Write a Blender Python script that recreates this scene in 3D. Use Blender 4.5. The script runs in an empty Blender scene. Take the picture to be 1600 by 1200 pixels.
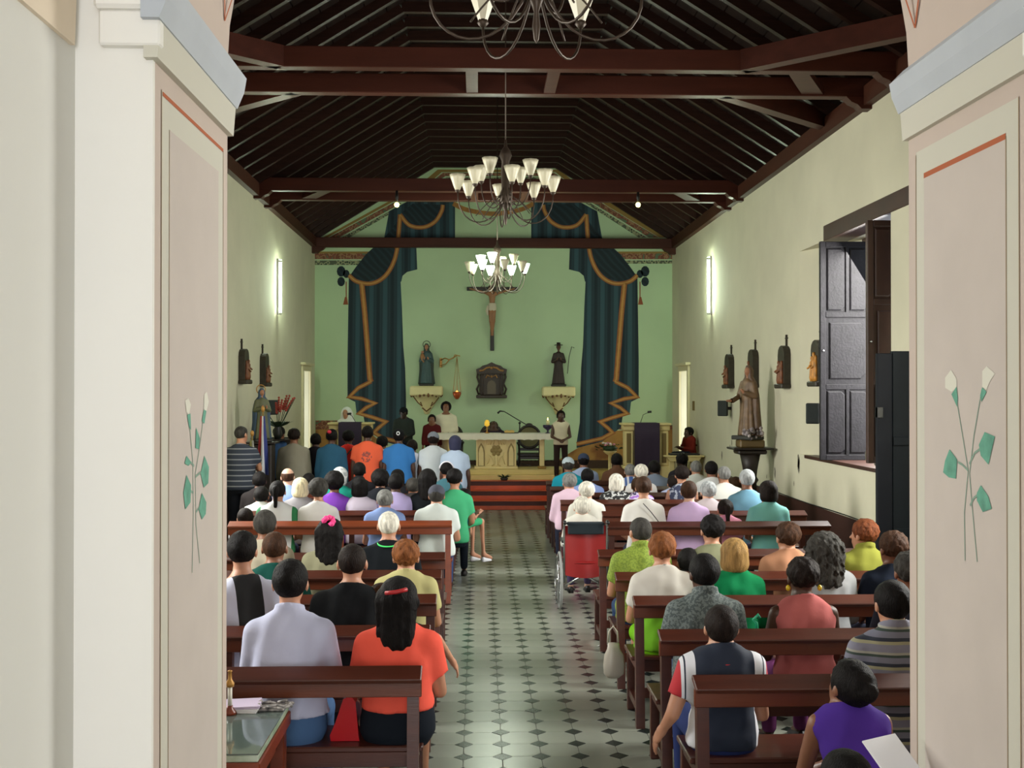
import bpy, bmesh, math, random
import numpy as np
from mathutils import Vector, Matrix

# ------------------------------------------------------------------ camera, world, light, exposure
scn = bpy.context.scene
COL = scn.collection
F_PX = 1697.0
CAM_H = 2.3
cam_d = bpy.data.cameras.new('camera')
cam_d.sensor_width = 36.0
cam_d.lens = 36.0 * F_PX / 1600.0
cam_d.clip_start = 0.05
cam_d.clip_end = 200
cam = bpy.data.objects.new('camera', cam_d)
COL.objects.link(cam)
YAW = -math.atan(52.0 / F_PX)
PITCH = math.atan(12.0 / F_PX)
cam.location = (0, 0, CAM_H)
cam.rotation_euler = (math.radians(90) + PITCH, 0, YAW)
scn.camera = cam
RM = cam.rotation_euler.to_matrix()

vs = scn.view_settings
vs.view_transform = 'Standard'
vs.look = 'None'
vs.gamma = 1.0
vs.use_curve_mapping = False
vs.exposure = 0.0
scn.display_settings.display_device = 'sRGB'
cy = scn.cycles
cy.use_denoising = True
cy.max_bounces = 7
cy.diffuse_bounces = 5
cy.glossy_bounces = 3
cy.transmission_bounces = 3
cy.sample_clamp_indirect = 6.0
cy.sample_clamp_direct = 30.0
cy.caustics_reflective = False
cy.caustics_refractive = False

world = bpy.data.worlds.new('world')
scn.world = world
world.use_nodes = True
_bg = world.node_tree.nodes['Background']
_bg.inputs[0].default_value = (0.78, 0.88, 1.0, 1)
_bg.inputs[1].default_value = 2.2


def area_light(name, loc, rot, sx, sy, power, color):
    l = bpy.data.lights.new(name, 'AREA')
    l.shape = 'RECTANGLE'
    l.size = sx
    l.size_y = sy
    l.energy = power
    l.color = color
    o = bpy.data.objects.new(name, l)
    o.location = loc
    o.rotation_euler = rot
    COL.objects.link(o)
    return o


R90 = math.radians(90)
TILT = math.radians(32)
DAY = (1.0, 0.985, 0.93)
# daylight at the entrance door behind the camera and at the windows of both side walls
area_light('entrance_daylight', (0.35, -6.4, 2.2), (R90, 0, 0), 2.9, 4.0, 285, (1.0, .97, .955))
area_light('window_daylight_right_far', (5.45, 13.0, 2.9), (0, R90 - TILT, 0), 2.8, 1.8, 420, DAY)
area_light('window_daylight_right_near', (5.35, 7.5, 2.9), (0, R90 - TILT, 0), 2.8, 1.9, 470, DAY)
area_light('window_daylight_left_near', (-4.6, 7.2, 2.9), (0, -R90 + TILT, 0), 2.8, 1.9, 310, DAY)
area_light('window_daylight_left_far', (-4.6, 13.2, 2.9), (0, -R90 + TILT, 0), 2.8, 1.9, 460, DAY)
area_light('door_daylight_left', (-4.6, 24.0, 1.6), (0, -R90, 0), 2.2, 0.8, 14, DAY)
area_light('door_daylight_right', (5.35, 23.8, 1.6), (0, R90, 0), 2.2, 0.8, 24, DAY)


def project(p):
    v = RM.transposed() @ (Vector(p) - cam.location)
    return 800 + F_PX * v.x / -v.z, 600 - F_PX * v.y / -v.z


def ray(px, py):
    return RM @ Vector(((px - 800) / F_PX, -(py - 600) / F_PX, -1.0))


def at_y(px, py, Y):
    d = ray(px, py)
    t = Y / d.y
    return d.x * t, CAM_H + d.z * t


def at_x(px, py, X):
    d = ray(px, py)
    t = X / d.x
    return d.y * t, CAM_H + d.z * t


# ------------------------------------------------------------------ materials
def S(r, g=None, b=None):
    """sRGB 0..255 -> linear tuple"""
    if g is None:
        r, g, b = r
    f = lambda c: (c / 255.0 / 12.92) if c <= 10 else ((c / 255.0 + 0.055) / 1.055) ** 2.4
    return (f(r), f(g), f(b), 1.0)


MATS = {}


def mat(name, col, rough=0.6, metal=0.0, var=0.0, vscale=4.0, bump=0.0, bscale=30.0, emit=None, estr=0.0,
        stretch=None, alpha=None, trans=0.0, spec=None, vcol=None, sheen=0.0):
    key = name
    if key in MATS:
        return MATS[key]
    m = bpy.data.materials.new(name)
    m.use_nodes = True
    nt = m.node_tree
    N = nt.nodes
    L = nt.links
    b = N['Principled BSDF']
    c = S(col) if max(col) > 1.0 or len(col) == 3 else col
    b.inputs['Base Color'].default_value = c
    b.inputs['Roughness'].default_value = rough
    b.inputs['Metallic'].default_value = metal
    if spec is not None:
        b.inputs['Specular IOR Level'].default_value = spec
    if trans:
        b.inputs['Transmission Weight'].default_value = trans
    if sheen:
        b.inputs['Sheen Weight'].default_value = sheen
    if emit is not None:
        b.inputs['Emission Color'].default_value = S(emit)
        b.inputs['Emission Strength'].default_value = estr
    if var or bump or vcol:
        tc = N.new('ShaderNodeTexCoord')
        mp = N.new('ShaderNodeMapping')
        L.new(tc.outputs['Object'], mp.inputs[0])
        if stretch:
            mp.inputs['Scale'].default_value = stretch
    if var or vcol:
        n = N.new('ShaderNodeTexNoise')
        n.inputs['Scale'].default_value = vscale
        n.inputs['Detail'].default_value = 6
        L.new(mp.outputs[0], n.inputs['Vector'])
        r = N.new('ShaderNodeValToRGB')
        r.color_ramp.elements[0].position = 0.32
        r.color_ramp.elements[1].position = 0.68
        c0 = tuple(max(0, x * (1 - var)) for x in c[:3]) + (1,)
        c1 = tuple(min(1, x * (1 + var)) for x in c[:3]) + (1,)
        if vcol:
            c1 = S(vcol)
            c0 = c
        r.color_ramp.elements[0].color = c0
        r.color_ramp.elements[1].color = c1
        L.new(n.outputs['Fac'], r.inputs[0])
        L.new(r.outputs[0], b.inputs['Base Color'])
    if bump:
        n2 = N.new('ShaderNodeTexNoise')
        n2.inputs['Scale'].default_value = bscale
        n2.inputs['Detail'].default_value = 4
        L.new(mp.outputs[0], n2.inputs['Vector'])
        bp = N.new('ShaderNodeBump')
        bp.inputs['Strength'].default_value = bump
        bp.inputs['Distance'].default_value = 0.01
        L.new(n2.outputs['Fac'], bp.inputs['Height'])
        L.new(bp.outputs[0], b.inputs['Normal'])
    MATS[key] = m
    return m


def ramp_mat(name, kind, cols, scale=20, axis='Z', rough=0.8, thr=0.5, bump=0.0, stretch=(1, 1, 1), hard=True,
             center=(0, 0, 0), width=0.5):
    """kind: stripes / floral / raglan / folds / cells"""
    if name in MATS:
        return MATS[name]
    m = bpy.data.materials.new(name)
    m.use_nodes = True
    nt = m.node_tree
    N = nt.nodes
    L = nt.links
    b = N['Principled BSDF']
    b.inputs['Roughness'].default_value = rough
    tc = N.new('ShaderNodeTexCoord')
    mp = N.new('ShaderNodeMapping')
    mp.inputs['Scale'].default_value = stretch
    mp.inputs['Location'].default_value = (-center[0], -center[1], -center[2])
    L.new(tc.outputs['Object'], mp.inputs[0])
    r = N.new('ShaderNodeValToRGB')
    cr = r.color_ramp
    if hard:
        cr.interpolation = 'CONSTANT'
    n = len(cols)
    while len(cr.elements) < n:
        cr.elements.new(0.5)
    for i, cc in enumerate(cols):
        pos = cc[1] if isinstance(cc[0], tuple) else i / n
        cl = cc[0] if isinstance(cc[0], tuple) else cc
        cr.elements[i].position = pos
        cr.elements[i].color = S(cl)
    if kind in ('stripes', 'folds'):
        w = N.new('ShaderNodeTexWave')
        w.bands_direction = axis
        w.wave_profile = 'SAW' if kind == 'stripes' else 'SIN'
        w.inputs['Scale'].default_value = scale
        w.inputs['Distortion'].default_value = 0.0 if kind == 'stripes' else 3.0
        w.inputs['Detail'].default_value = 1
        w.inputs['Detail Scale'].default_value = 0.6
        L.new(mp.outputs[0], w.inputs['Vector'])
        L.new(w.outputs['Fac'], r.inputs[0])
    elif kind == 'floral':
        v = N.new('ShaderNodeTexNoise')
        v.inputs['Scale'].default_value = scale
        v.inputs['Detail'].default_value = 2
        L.new(mp.outputs[0], v.inputs['Vector'])
        L.new(v.outputs['Fac'], r.inputs[0])
    elif kind == 'cells':
        v = N.new('ShaderNodeTexVoronoi')
        v.inputs['Scale'].default_value = scale
        L.new(mp.outputs[0], v.inputs['Vector'])
        L.new(v.outputs['Distance'], r.inputs[0])
    elif kind == 'raglan':
        sx = N.new('ShaderNodeSeparateXYZ')
        L.new(mp.outputs[0], sx.inputs[0])
        ab = N.new('ShaderNodeMath')
        ab.operation = 'ABSOLUTE'
        L.new(sx.outputs[0], ab.inputs[0])
        L.new(ab.outputs[0], r.inputs[0])
    elif kind == 'zlevel':
        sx = N.new('ShaderNodeSeparateXYZ')
        L.new(mp.outputs[0], sx.inputs[0])
        mm = N.new('ShaderNodeMath')
        mm.operation = 'MULTIPLY'
        mm.inputs[1].default_value = scale
        L.new(sx.outputs[2], mm.inputs[0])
        L.new(mm.outputs[0], r.inputs[0])
    elif kind == 'print':
        ln = N.new('ShaderNodeVectorMath')
        ln.operation = 'LENGTH'
        L.new(mp.outputs[0], ln.inputs[0])
        nn = N.new('ShaderNodeTexNoise')
        nn.inputs['Scale'].default_value = 28
        L.new(mp.outputs[0], nn.inputs['Vector'])
        c1 = N.new('ShaderNodeMath'); c1.operation = 'LESS_THAN'; c1.inputs[1].default_value = 0.085
        L.new(ln.outputs['Value'], c1.inputs[0])
        c2 = N.new('ShaderNodeMath'); c2.operation = 'LESS_THAN'; c2.inputs[1].default_value = 0.5
        L.new(nn.outputs['Fac'], c2.inputs[0])
        c3 = N.new('ShaderNodeMath'); c3.operation = 'MULTIPLY'
        L.new(c1.outputs[0], c3.inputs[0]); L.new(c2.outputs[0], c3.inputs[1])
        L.new(c3.outputs[0], r.inputs[0])
    L.new(r.outputs[0], b.inputs['Base Color'])
    MATS[name] = m
    return m


# ------------------------------------------------------------------ mesh builder
def rotz(a):
    return Matrix.Rotation(a, 3, 'Z')


class MB:
    def __init__(s):
        s.v = []
        s.f = []
        s.mi = []
        s.sm = []

    def add(s, vs_, fs, mi=0, smooth=False):
        o = len(s.v)
        s.v.extend([tuple(p) for p in vs_])
        s.f.extend([tuple(i + o for i in f) for f in fs])
        s.mi.extend([mi] * len(fs))
        s.sm.extend([smooth] * len(fs))
        return s

    def box(s, x0, x1, y0, y1, z0, z1, mi=0, ch=0.0, M=None):
        if ch <= 0:
            vs_ = [(x, y, z) for z in (z0, z1) for y in (y0, y1) for x in (x0, x1)]
            fs = [(0, 2, 3, 1), (4, 5, 7, 6), (0, 1, 5, 4), (2, 6, 7, 3), (0, 4, 6, 2), (1, 3, 7, 5)]
            if M is not None:
                vs_ = [M @ Vector(p) for p in vs_]
            return s.add(vs_, fs, mi)
        ch = min(ch, (x1 - x0) * .45, (y1 - y0) * .45, (z1 - z0) * .45)
        bm = bmesh.new()
        vv = [bm.verts.new((x, y, z)) for z in (z0, z1) for y in (y0, y1) for x in (x0, x1)]
        for f in [(0, 2, 3, 1), (4, 5, 7, 6), (0, 1, 5, 4), (2, 6, 7, 3), (0, 4, 6, 2), (1, 3, 7, 5)]:
            bm.faces.new([vv[i] for i in f])
        bmesh.ops.bevel(bm, geom=bm.edges[:], offset=ch, segments=1, affect='EDGES', profile=0.5)
        bm.verts.index_update()
        vs_ = [v.co.copy() for v in bm.verts]
        fs = [[v.index for v in f.verts] for f in bm.faces]
        bm.free()
        if M is not None:
            vs_ = [M @ Vector(p) for p in vs_]
        return s.add(vs_, fs, mi)

    def prism(s, poly, a0, a1, plane='xz', mi=0):
        """poly in 2-D, extruded along the remaining axis from a0 to a1"""
        def P(p, a):
            if plane == 'xz':
                return (p[0], a, p[1])
            if plane == 'yz':
                return (a, p[0], p[1])
            return (p[0], p[1], a)
        n = len(poly)
        vs_ = [P(p, a0) for p in poly] + [P(p, a1) for p in poly]
        ar = sum(poly[i][0] * poly[(i + 1) % n][1] - poly[(i + 1) % n][0] * poly[i][1] for i in range(n))
        flip = (ar > 0) == (a1 > a0)
        if plane == 'xz':
            flip = not flip
        if plane in ('yz', 'xy'):
            pass
        bot = tuple(range(n))
        top = tuple(range(n, 2 * n))
        fs = []
        if flip:
            fs = [bot[::-1], top] + [(i, (i + 1) % n, n + (i + 1) % n, n + i) for i in range(n)]
        else:
            fs = [bot, top[::-1]] + [(i, n + i, n + (i + 1) % n, (i + 1) % n) for i in range(n)]
        return s.add(vs_, fs, mi)

    def tube(s, pts, r, seg=8, mi=0, closed=False, cap=True):
        pts = [Vector(p) for p in pts]
        n = len(pts)
        rs = r if isinstance(r, (list, tuple)) else [r] * n
        vs_ = []
        up = None
        for i, p in enumerate(pts):
            if closed:
                t = pts[(i + 1) % n] - pts[i - 1]
            else:
                t = pts[min(i + 1, n - 1)] - pts[max(i - 1, 0)]
            if t.length < 1e-9:
                t = Vector((0, 0, 1))
            t.normalize()
            if up is None:
                up = Vector((0, 0, 1)) if abs(t.z) < .9 else Vector((1, 0, 0))
            a = (up - t * up.dot(t))
            if a.length < 1e-6:
                a = t.orthogonal()
            a.normalize()
            up = a
            b = t.cross(a)
            for k in range(seg):
                an = 2 * math.pi * k / seg
                vs_.append(p + (a * math.cos(an) + b * math.sin(an)) * rs[i])
        fs = []
        m = n if closed else n - 1
        for i in range(m):
            j = (i + 1) % n
            for k in range(seg):
                k2 = (k + 1) % seg
                fs.append((i * seg + k, i * seg + k2, j * seg + k2, j * seg + k))
        if cap and not closed:
            fs.append(tuple(range(seg))[::-1])
            fs.append(tuple(range((n - 1) * seg, n * seg)))
        return s.add(vs_, fs, mi, True)

    def lathe(s, prof, c=(0, 0, 0), seg=16, mi=0, smooth=True, sx=1.0, sy=1.0, wob=0.0, wn=8):
        vs_ = []
        n = len(prof)
        for r, z in prof:
            for k in range(seg):
                an = 2 * math.pi * k / seg
                rr = r * (1 + wob * math.cos(wn * an))
                vs_.append((c[0] + rr * math.cos(an) * sx, c[1] + rr * math.sin(an) * sy, c[2] + z))
        fs = []
        for i in range(n - 1):
            for k in range(seg):
                k2 = (k + 1) % seg
                fs.append((i * seg + k, i * seg + k2, (i + 1) * seg + k2, (i + 1) * seg + k))
        if prof[0][0] > 1e-5:
            fs.append(tuple(range(seg))[::-1])
        if prof[-1][0] > 1e-5:
            fs.append(tuple(range((n - 1) * seg, n * seg)))
        return s.add(vs_, fs, mi, smooth)

    def sphere(s, c, r, seg=12, mi=0, sc=(1, 1, 1)):
        pr = []
        m = max(4, seg // 2)
        for i in range(m + 1):
            a = -math.pi / 2 + math.pi * i / m
            pr.append((max(0.0, math.cos(a)) * r, math.sin(a) * r * sc[2]))
        return s.lathe(pr, c, seg, mi, True, sc[0], sc[1])

    def poly(s, pts, mi=0):
        return s.add(pts, [tuple(range(len(pts)))], mi)

    def build(s, name, mats, parent=None, loc=(0, 0, 0), rot=0.0):
        me = bpy.data.meshes.new(name)
        me.from_pydata([tuple(p) for p in s.v], [], s.f)
        if not isinstance(mats, (list, tuple)):
            mats = [mats]
        for m in mats:
            me.materials.append(m)
        if len(mats) > 1:
            me.polygons.foreach_set('material_index', s.mi)
        me.polygons.foreach_set('use_smooth', s.sm)
        me.update()
        o = bpy.data.objects.new(name, me)
        COL.objects.link(o)
        if parent is not None:
            o.parent = parent
        o.location = loc
        o.rotation_euler = (0, 0, rot)
        return o


def tag(o, label, cat, group=None, kind=None):
    if label:
        o['label'] = label
    if cat:
        o['category'] = cat
    if group:
        o['group'] = group
    if kind:
        o['kind'] = kind
    return o


def struct(o):
    o['kind'] = 'structure'
    return o


def empty(name, loc, rz=0.0):
    o = bpy.data.objects.new(name, None)
    o.empty_display_size = 0.1
    COL.objects.link(o)
    o.location = loc
    o.rotation_euler = (0, 0, rz)
    return o


def copy_tree(o, parent=None):
    c = o.copy()
    COL.objects.link(c)
    if parent is not None:
        c.parent = parent
    for ch in list(o.children):
        copy_tree(ch, c)
    return c


def linked(name, me, parent, loc=(0, 0, 0), rot=(0, 0, 0), scale=(1, 1, 1)):
    o = bpy.data.objects.new(name, me)
    COL.objects.link(o)
    if parent is not None:
        o.parent = parent
    o.location = loc
    o.rotation_euler = rot
    o.scale = scale
    return o


def arc(c, r, a0, a1, n, plane='xz', off=0.0):
    out = []
    for i in range(n + 1):
        a = math.radians(a0 + (a1 - a0) * i / n)
        u, w = c[0] + r * math.cos(a), c[1] + r * math.sin(a)
        out.append((u, off, w) if plane == 'xz' else ((off, u, w) if plane == 'yz' else (u, w, off)))
    return out


def bez(p0, p1, p2, p3, n=12):
    p0, p1, p2, p3 = map(Vector, (p0, p1, p2, p3))
    o = []
    for i in range(n + 1):
        t = i / n
        o.append(p0 * (1 - t) ** 3 + p1 * 3 * t * (1 - t) ** 2 + p2 * 3 * t * t * (1 - t) + p3 * t ** 3)
    return o


# palette
M_plaster = mat('plaster_cream', (208, 204, 178), .85, var=.05, vscale=1.2, bump=.25, bscale=9)
M_narthex = mat('plaster_narthex', (218, 217, 211), .8, var=.02, vscale=1.0, bump=.12, bscale=6)
M_white = mat('plaster_white', (238, 236, 230), .8, var=.02, vscale=1.0, bump=.12, bscale=6)
M_jamb = mat('plaster_pink', (200, 184, 173), .8, var=.03, vscale=2.0, bump=.1, bscale=8)
M_cream = mat('paint_cream', (205, 202, 188), .75)
M_bluegrey = mat('paint_blue_grey', (186, 192, 200), .75, var=.04)
M_orange_line = mat('paint_orange', (176, 92, 52), .8)
M_wood_dk = mat('roof_wood_dark', (42, 24, 18), .42, spec=.22, var=.25, vscale=3, stretch=(1, 1, 8), bump=.15)
M_wood_board = mat('roof_boards_brown', (30, 21, 16), .6, spec=.2, var=.25, vscale=2, stretch=(6, .6, 6))
M_wood_beam = mat('beam_wood_red', (64, 31, 22), .42, var=.18, vscale=2, stretch=(.5, 4, 4), bump=.12, spec=.2)
M_pew = mat('pew_mahogany', (70, 33, 22), .34, var=.22, vscale=2.5, stretch=(.4, 6, 6), bump=.06)
M_pew_lit = mat('pew_mahogany_lit', (98, 48, 27), .34, var=.2, vscale=2.5, stretch=(.4, 6, 6), bump=.06)  # lit copy for the front boards, light put into the wood colour
M_black = mat('black_metal', (20, 20, 20), .45)
M_steel = mat('chrome', (200, 204, 206), .18, metal=.95)
M_gold = mat('gold_paint', (176, 130, 62), .45, metal=.3)

# ------------------------------------------------------------------ signed-distance figures
def axis(lo, hi, hc, fl=None, fh=None, hf=None):
    if fl is None:
        return np.arange(lo, hi + hc, hc, dtype=np.float32)
    a = np.arange(lo, fl, hc)
    b = np.arange(fl, fh, hf)
    c = np.arange(fh, hi + hc, hc)
    return np.concatenate([a, b, c]).astype(np.float32)


def snet(D, ax, ay, az):
    """naive surface nets on a rectilinear grid"""
    I = D < 0
    if not I.any():
        return np.zeros((0, 3)), np.zeros((0, 4), int)
    c = [I[i:I.shape[0] - 1 + i, j:I.shape[1] - 1 + j, k:I.shape[2] - 1 + k] for i in (0, 1) for j in (0, 1) for k in (0, 1)]
    s = sum(x.astype(np.int8) for x in c)
    act = (s > 0) & (s < 8)
    idx = -np.ones(act.shape, dtype=np.int64)
    ii, jj, kk = np.nonzero(act)
    n = len(ii)
    idx[ii, jj, kk] = np.arange(n)
    acc = np.zeros((n, 3))
    cnt = np.zeros(n)
    A = (ax, ay, az)
    cr = [(i, j, k) for i in (0, 1) for j in (0, 1) for k in (0, 1)]
    edges = [(a, b) for a in cr for b in cr if a < b and sum(abs(a[t] - b[t]) for t in range(3)) == 1]
    for a, b in edges:
        da = D[ii + a[0], jj + a[1], kk + a[2]]
        db = D[ii + b[0], jj + b[1], kk + b[2]]
        m = (da < 0) != (db < 0)
        t = np.where(m, da / np.where(m, da - db, 1), 0)
        for q, base in enumerate((ii, jj, kk)):
            pa = A[q][base + a[q]]
            pb = A[q][base + b[q]]
            acc[:, q] += np.where(m, pa + (pb - pa) * t, 0)
        cnt += m
    V = acc / cnt[:, None]
    quads = []
    # edges along x
    m = I[:-1, 1:-1, 1:-1] != I[1:, 1:-1, 1:-1]
    i, j, k = np.nonzero(m)
    j += 1; k += 1
    q = np.stack([idx[i, j - 1, k - 1], idx[i, j, k - 1], idx[i, j, k], idx[i, j - 1, k]], 1)
    ins = I[i, j, k]
    q[~ins] = q[~ins][:, ::-1]
    quads.append(q)
    m = I[1:-1, :-1, 1:-1] != I[1:-1, 1:, 1:-1]
    i, j, k = np.nonzero(m)
    i += 1; k += 1
    q = np.stack([idx[i - 1, j, k - 1], idx[i - 1, j, k], idx[i, j, k], idx[i, j, k - 1]], 1)
    ins = I[i, j, k]
    q[~ins] = q[~ins][:, ::-1]
    quads.append(q)
    m = I[1:-1, 1:-1, :-1] != I[1:-1, 1:-1, 1:]
    i, j, k = np.nonzero(m)
    i += 1; j += 1
    q = np.stack([idx[i - 1, j - 1, k], idx[i, j - 1, k], idx[i, j, k], idx[i - 1, j, k]], 1)
    ins = I[i, j, k]
    q[~ins] = q[~ins][:, ::-1]
    quads.append(q)
    Q = np.concatenate(quads)
    Q = Q[(Q >= 0).all(1)]
    return V, Q


def smin(a, b, k):
    h = np.clip(.5 + .5 * (b - a) / k, 0, 1)
    return b + (a - b) * h - k * h * (1 - h)


def cone(G, a, b, r1, r2):
    X, Y, Z = G
    ax, ay, az = a
    bx, by, bz = b[0] - ax, b[1] - ay, b[2] - az
    bb = bx * bx + by * by + bz * bz + 1e-9
    px, py, pz = X - ax, Y - ay, Z - az
    t = np.clip((px * bx + py * by + pz * bz) / bb, 0, 1)
    return np.sqrt((px - t * bx) ** 2 + (py - t * by) ** 2 + (pz - t * bz) ** 2) - (r1 + (r2 - r1) * t)


def ell(G, c, r):
    X, Y, Z = G
    k = np.sqrt(((X - c[0]) / r[0]) ** 2 + ((Y - c[1]) / r[1]) ** 2 + ((Z - c[2]) / r[2]) ** 2)
    return (k - 1) * min(r)


def loft(G, lv, off=0.0, p=2.3):
    """lv: list of (z, a, b, cy, cx); superellipse sections"""
    X, Y, Z = G
    z = np.ravel(Z)
    L_ = np.array(lv, dtype=float)
    a = np.interp(z, L_[:, 0], L_[:, 1])[None, None, :] + off
    b = np.interp(z, L_[:, 0], L_[:, 2])[None, None, :] + off
    cy_ = np.interp(z, L_[:, 0], L_[:, 3])[None, None, :]
    cx_ = np.interp(z, L_[:, 0], L_[:, 4])[None, None, :]
    k = (np.abs((X - cx_) / a) ** p + np.abs((Y - cy_) / b) ** p) ** (1 / p)
    d = (k - 1) * np.minimum(a, b)
    d = np.maximum(d, np.maximum(L_[0, 0] - off - Z, Z - L_[-1, 0] - off))
    return d


def grid(ax, ay, az):
    return (ax[:, None, None], ay[None, :, None], az[None, None, :])


def head_frame(G, J):
    """coordinates in the head's own frame (origin: head centre)"""
    X, Y, Z = G
    px, py, pz = J['piv']
    yaw, pit, til = J['hrot']
    R = (Matrix.Rotation(yaw, 3, 'Z') @ Matrix.Rotation(pit, 3, 'X') @ Matrix.Rotation(til, 3, 'Y')).transposed()
    x, y, z = X - px, Y - py, Z - pz
    hx = R[0][0] * x + R[0][1] * y + R[0][2] * z
    hy = R[1][0] * x + R[1][1] * y + R[1][2] * z
    hz = R[2][0] * x + R[2][1] * y + R[2][2] * z
    s = J['hs']
    return ((hx) / s, (hy - .012) / s, (hz - J['nl']) / s), s


def head_world(J, p):
    yaw, pit, til = J['hrot']
    R = (Matrix.Rotation(yaw, 3, 'Z') @ Matrix.Rotation(pit, 3, 'X') @ Matrix.Rotation(til, 3, 'Y'))
    s = J['hs']
    return Vector(J['piv']) + R @ Vector((p[0] * s, p[1] * s + .012, p[2] * s + J['nl']))


def f_head(G, J, fem=False):
    H, s = head_frame(G, J)
    d = ell(H, (0, -.012, .022), (.078, .097, .088))
    d = smin(d, ell(H, (0, .022, -.045), (.058, .068, .072)), .03)
    d = smin(d, ell(H, (0, .052, -.095), (.028, .03, .024)), .025)
    d = smin(d, cone(H, (0, .088, .0), (0, .108, -.03), .009, .0135), .012)     # nose
    d = smin(d, ell(H, (0, .082, -.062), (.026, .014, .011)), .012)             # lips
    for sx in (-1, 1):
        d = np.maximum(d, -ell(H, (sx * .032, .099, .004), (.017, .014, .012)))   # eye sockets
        d = smin(d, ell(H, (sx * .083, -.008, -.012), (.011, .021, .033)), .008)  # ears
    return d * s


def hairf(G, J, style, seed=0):
    H, s = head_frame(G, J)
    x, y, z = H
    wx, wy, wz = x + .012 * np.sin(z * 31 + seed) + .006 * np.sin(y * 57), y + .012 * np.sin(x * 37 + seed), z + .012 * np.sin(y * 41 + seed * 2) + .006 * np.sin(x * 63)
    nz = .6 * np.sin(wx * 97 + seed) * np.sin(wy * 83 + seed * 2) * np.sin(wz * 71 + seed * 3) + .45 * np.sin(wx * 171 + 2) * np.sin(wz * 149 + seed) * np.cos(wy * 160)
    sk = ell(H, (0, -.012, .022), (.078, .097, .088))
    face = y - .052 + np.maximum(0, z - .04) * .9 * -1.0        # >0 in front of the hairline
    face = y + .25 * (.06 - z) - .058
    front = np.where(z > .072, -1.0, face)
    if style == 'short':
        d = sk - .012 + nz * .003
        d = np.maximum(d, front)
        d = np.maximum(d, -(z + .082 + np.maximum(0, y + .06) * 1.1))
    elif style == 'crop':
        d = sk - .006 + nz * .002
        d = np.maximum(d, y + .5 * (.05 - z) - .055)
        d = np.maximum(d, -(z + .06 + np.maximum(0, y + .03) * .9))
    elif style == 'bald':
        d = sk - .006
        d = np.maximum(d, y - .03)
        d = np.maximum(d, -(z + .055))
        d = np.maximum(d, z - .05)
    elif style == 'puff':
        d = ell(H, (0, -.022, .036), (.096, .108, .097)) + nz * .009
        d = np.maximum(d, front)
        d = np.maximum(d, -(z + .075 + np.maximum(0, y + .02) * .8))
    elif style == 'afro':
        d = ell(H, (0, -.022, .04), (.118, .122, .118)) + nz * .01
        d = np.maximum(d, front)
        d = np.maximum(d, -(z + .085))
    elif style == 'bob':
        d = ell(H, (0, -.02, .03), (.095, .11, .096)) + nz * .003
        d = smin(d, ell(H, (0, -.03, -.05), (.1, .092, .085)), .03)
        d = np.maximum(d, np.where(z > .07, -1.0, y + .1 * (.06 - z) - .045))
        d = np.maximum(d, -(z + .105))
    elif style in ('long', 'curly'):
        am = .003 if style == 'long' else .011
        w = .1 if style == 'long' else .112
        d = ell(H, (0, -.02, .03), (w, .112, .1)) + nz * am
        ln = -.2 if style == 'long' else -.2
        d2 = cone((x / 1.35, (y + .01) / .8, z), (0, -.075, -.0), (0, -.1, ln), .085 if style == 'long' else .1, .07 if style == 'long' else .085) + nz * am * 1.5 + np.sin(x * 140) * .0035
        d = smin(d, d2, .03)
        d = np.maximum(d, np.where(z > .07, -1.0, y + .1 * (.06 - z) - .04))
    elif style == 'pony':
        d = sk - .01 + nz * .003
        d = np.maximum(d, front)
        d = np.maximum(d, -(z + .05 + np.maximum(0, y + .03) * .9))
        d = smin(d, ell(H, (0, -.12, .045), (.03, .03, .032)), .015)
        d = smin(d, cone(H, (0, -.13, .04), (0, -.125, -.15), .032, .02) + nz * .006, .015)
    elif style == 'bun':
        d = sk - .012 + nz * .003
        d = np.maximum(d, front)
        d = np.maximum(d, -(z + .05 + np.maximum(0, y + .03) * .9))
        d = smin(d, ell(H, (0, -.105, .035), (.045, .04, .045)) + nz * .006, .012)
    elif style == 'veil':
        d = ell(H, (0, -.02, .03), (.1, .112, .105))
        d = smin(d, cone((x / 1.3, y, z), (0, -.04, -.02), (0, -.05, -.24), .1, .12), .04)
        d = np.maximum(d, -ell(H, (0, .09, -.02), (.062, .09, .1)))
    elif style == 'hood':
        d = ell(H, (0, -.02, .03), (.098, .112, .102))
        d = smin(d, ell(H, (0, -.03, -.05), (.09, .09, .085)), .03)
        d = np.maximum(d, np.where(z > .075, -1.0, y + .1 * (.06 - z) - .045))
    elif style == 'cap':
        d = ell(H, (0, -.012, .03), (.092, .11, .094))
        d = np.maximum(d, -(z - .018))
        d = np.minimum(d, np.maximum(ell(H, (0, .1, .03), (.07, .075, .09)), np.abs(z - .028 + (y - .09) * .15) - .008))
    else:
        d = sk - .01
    return d * s


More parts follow.
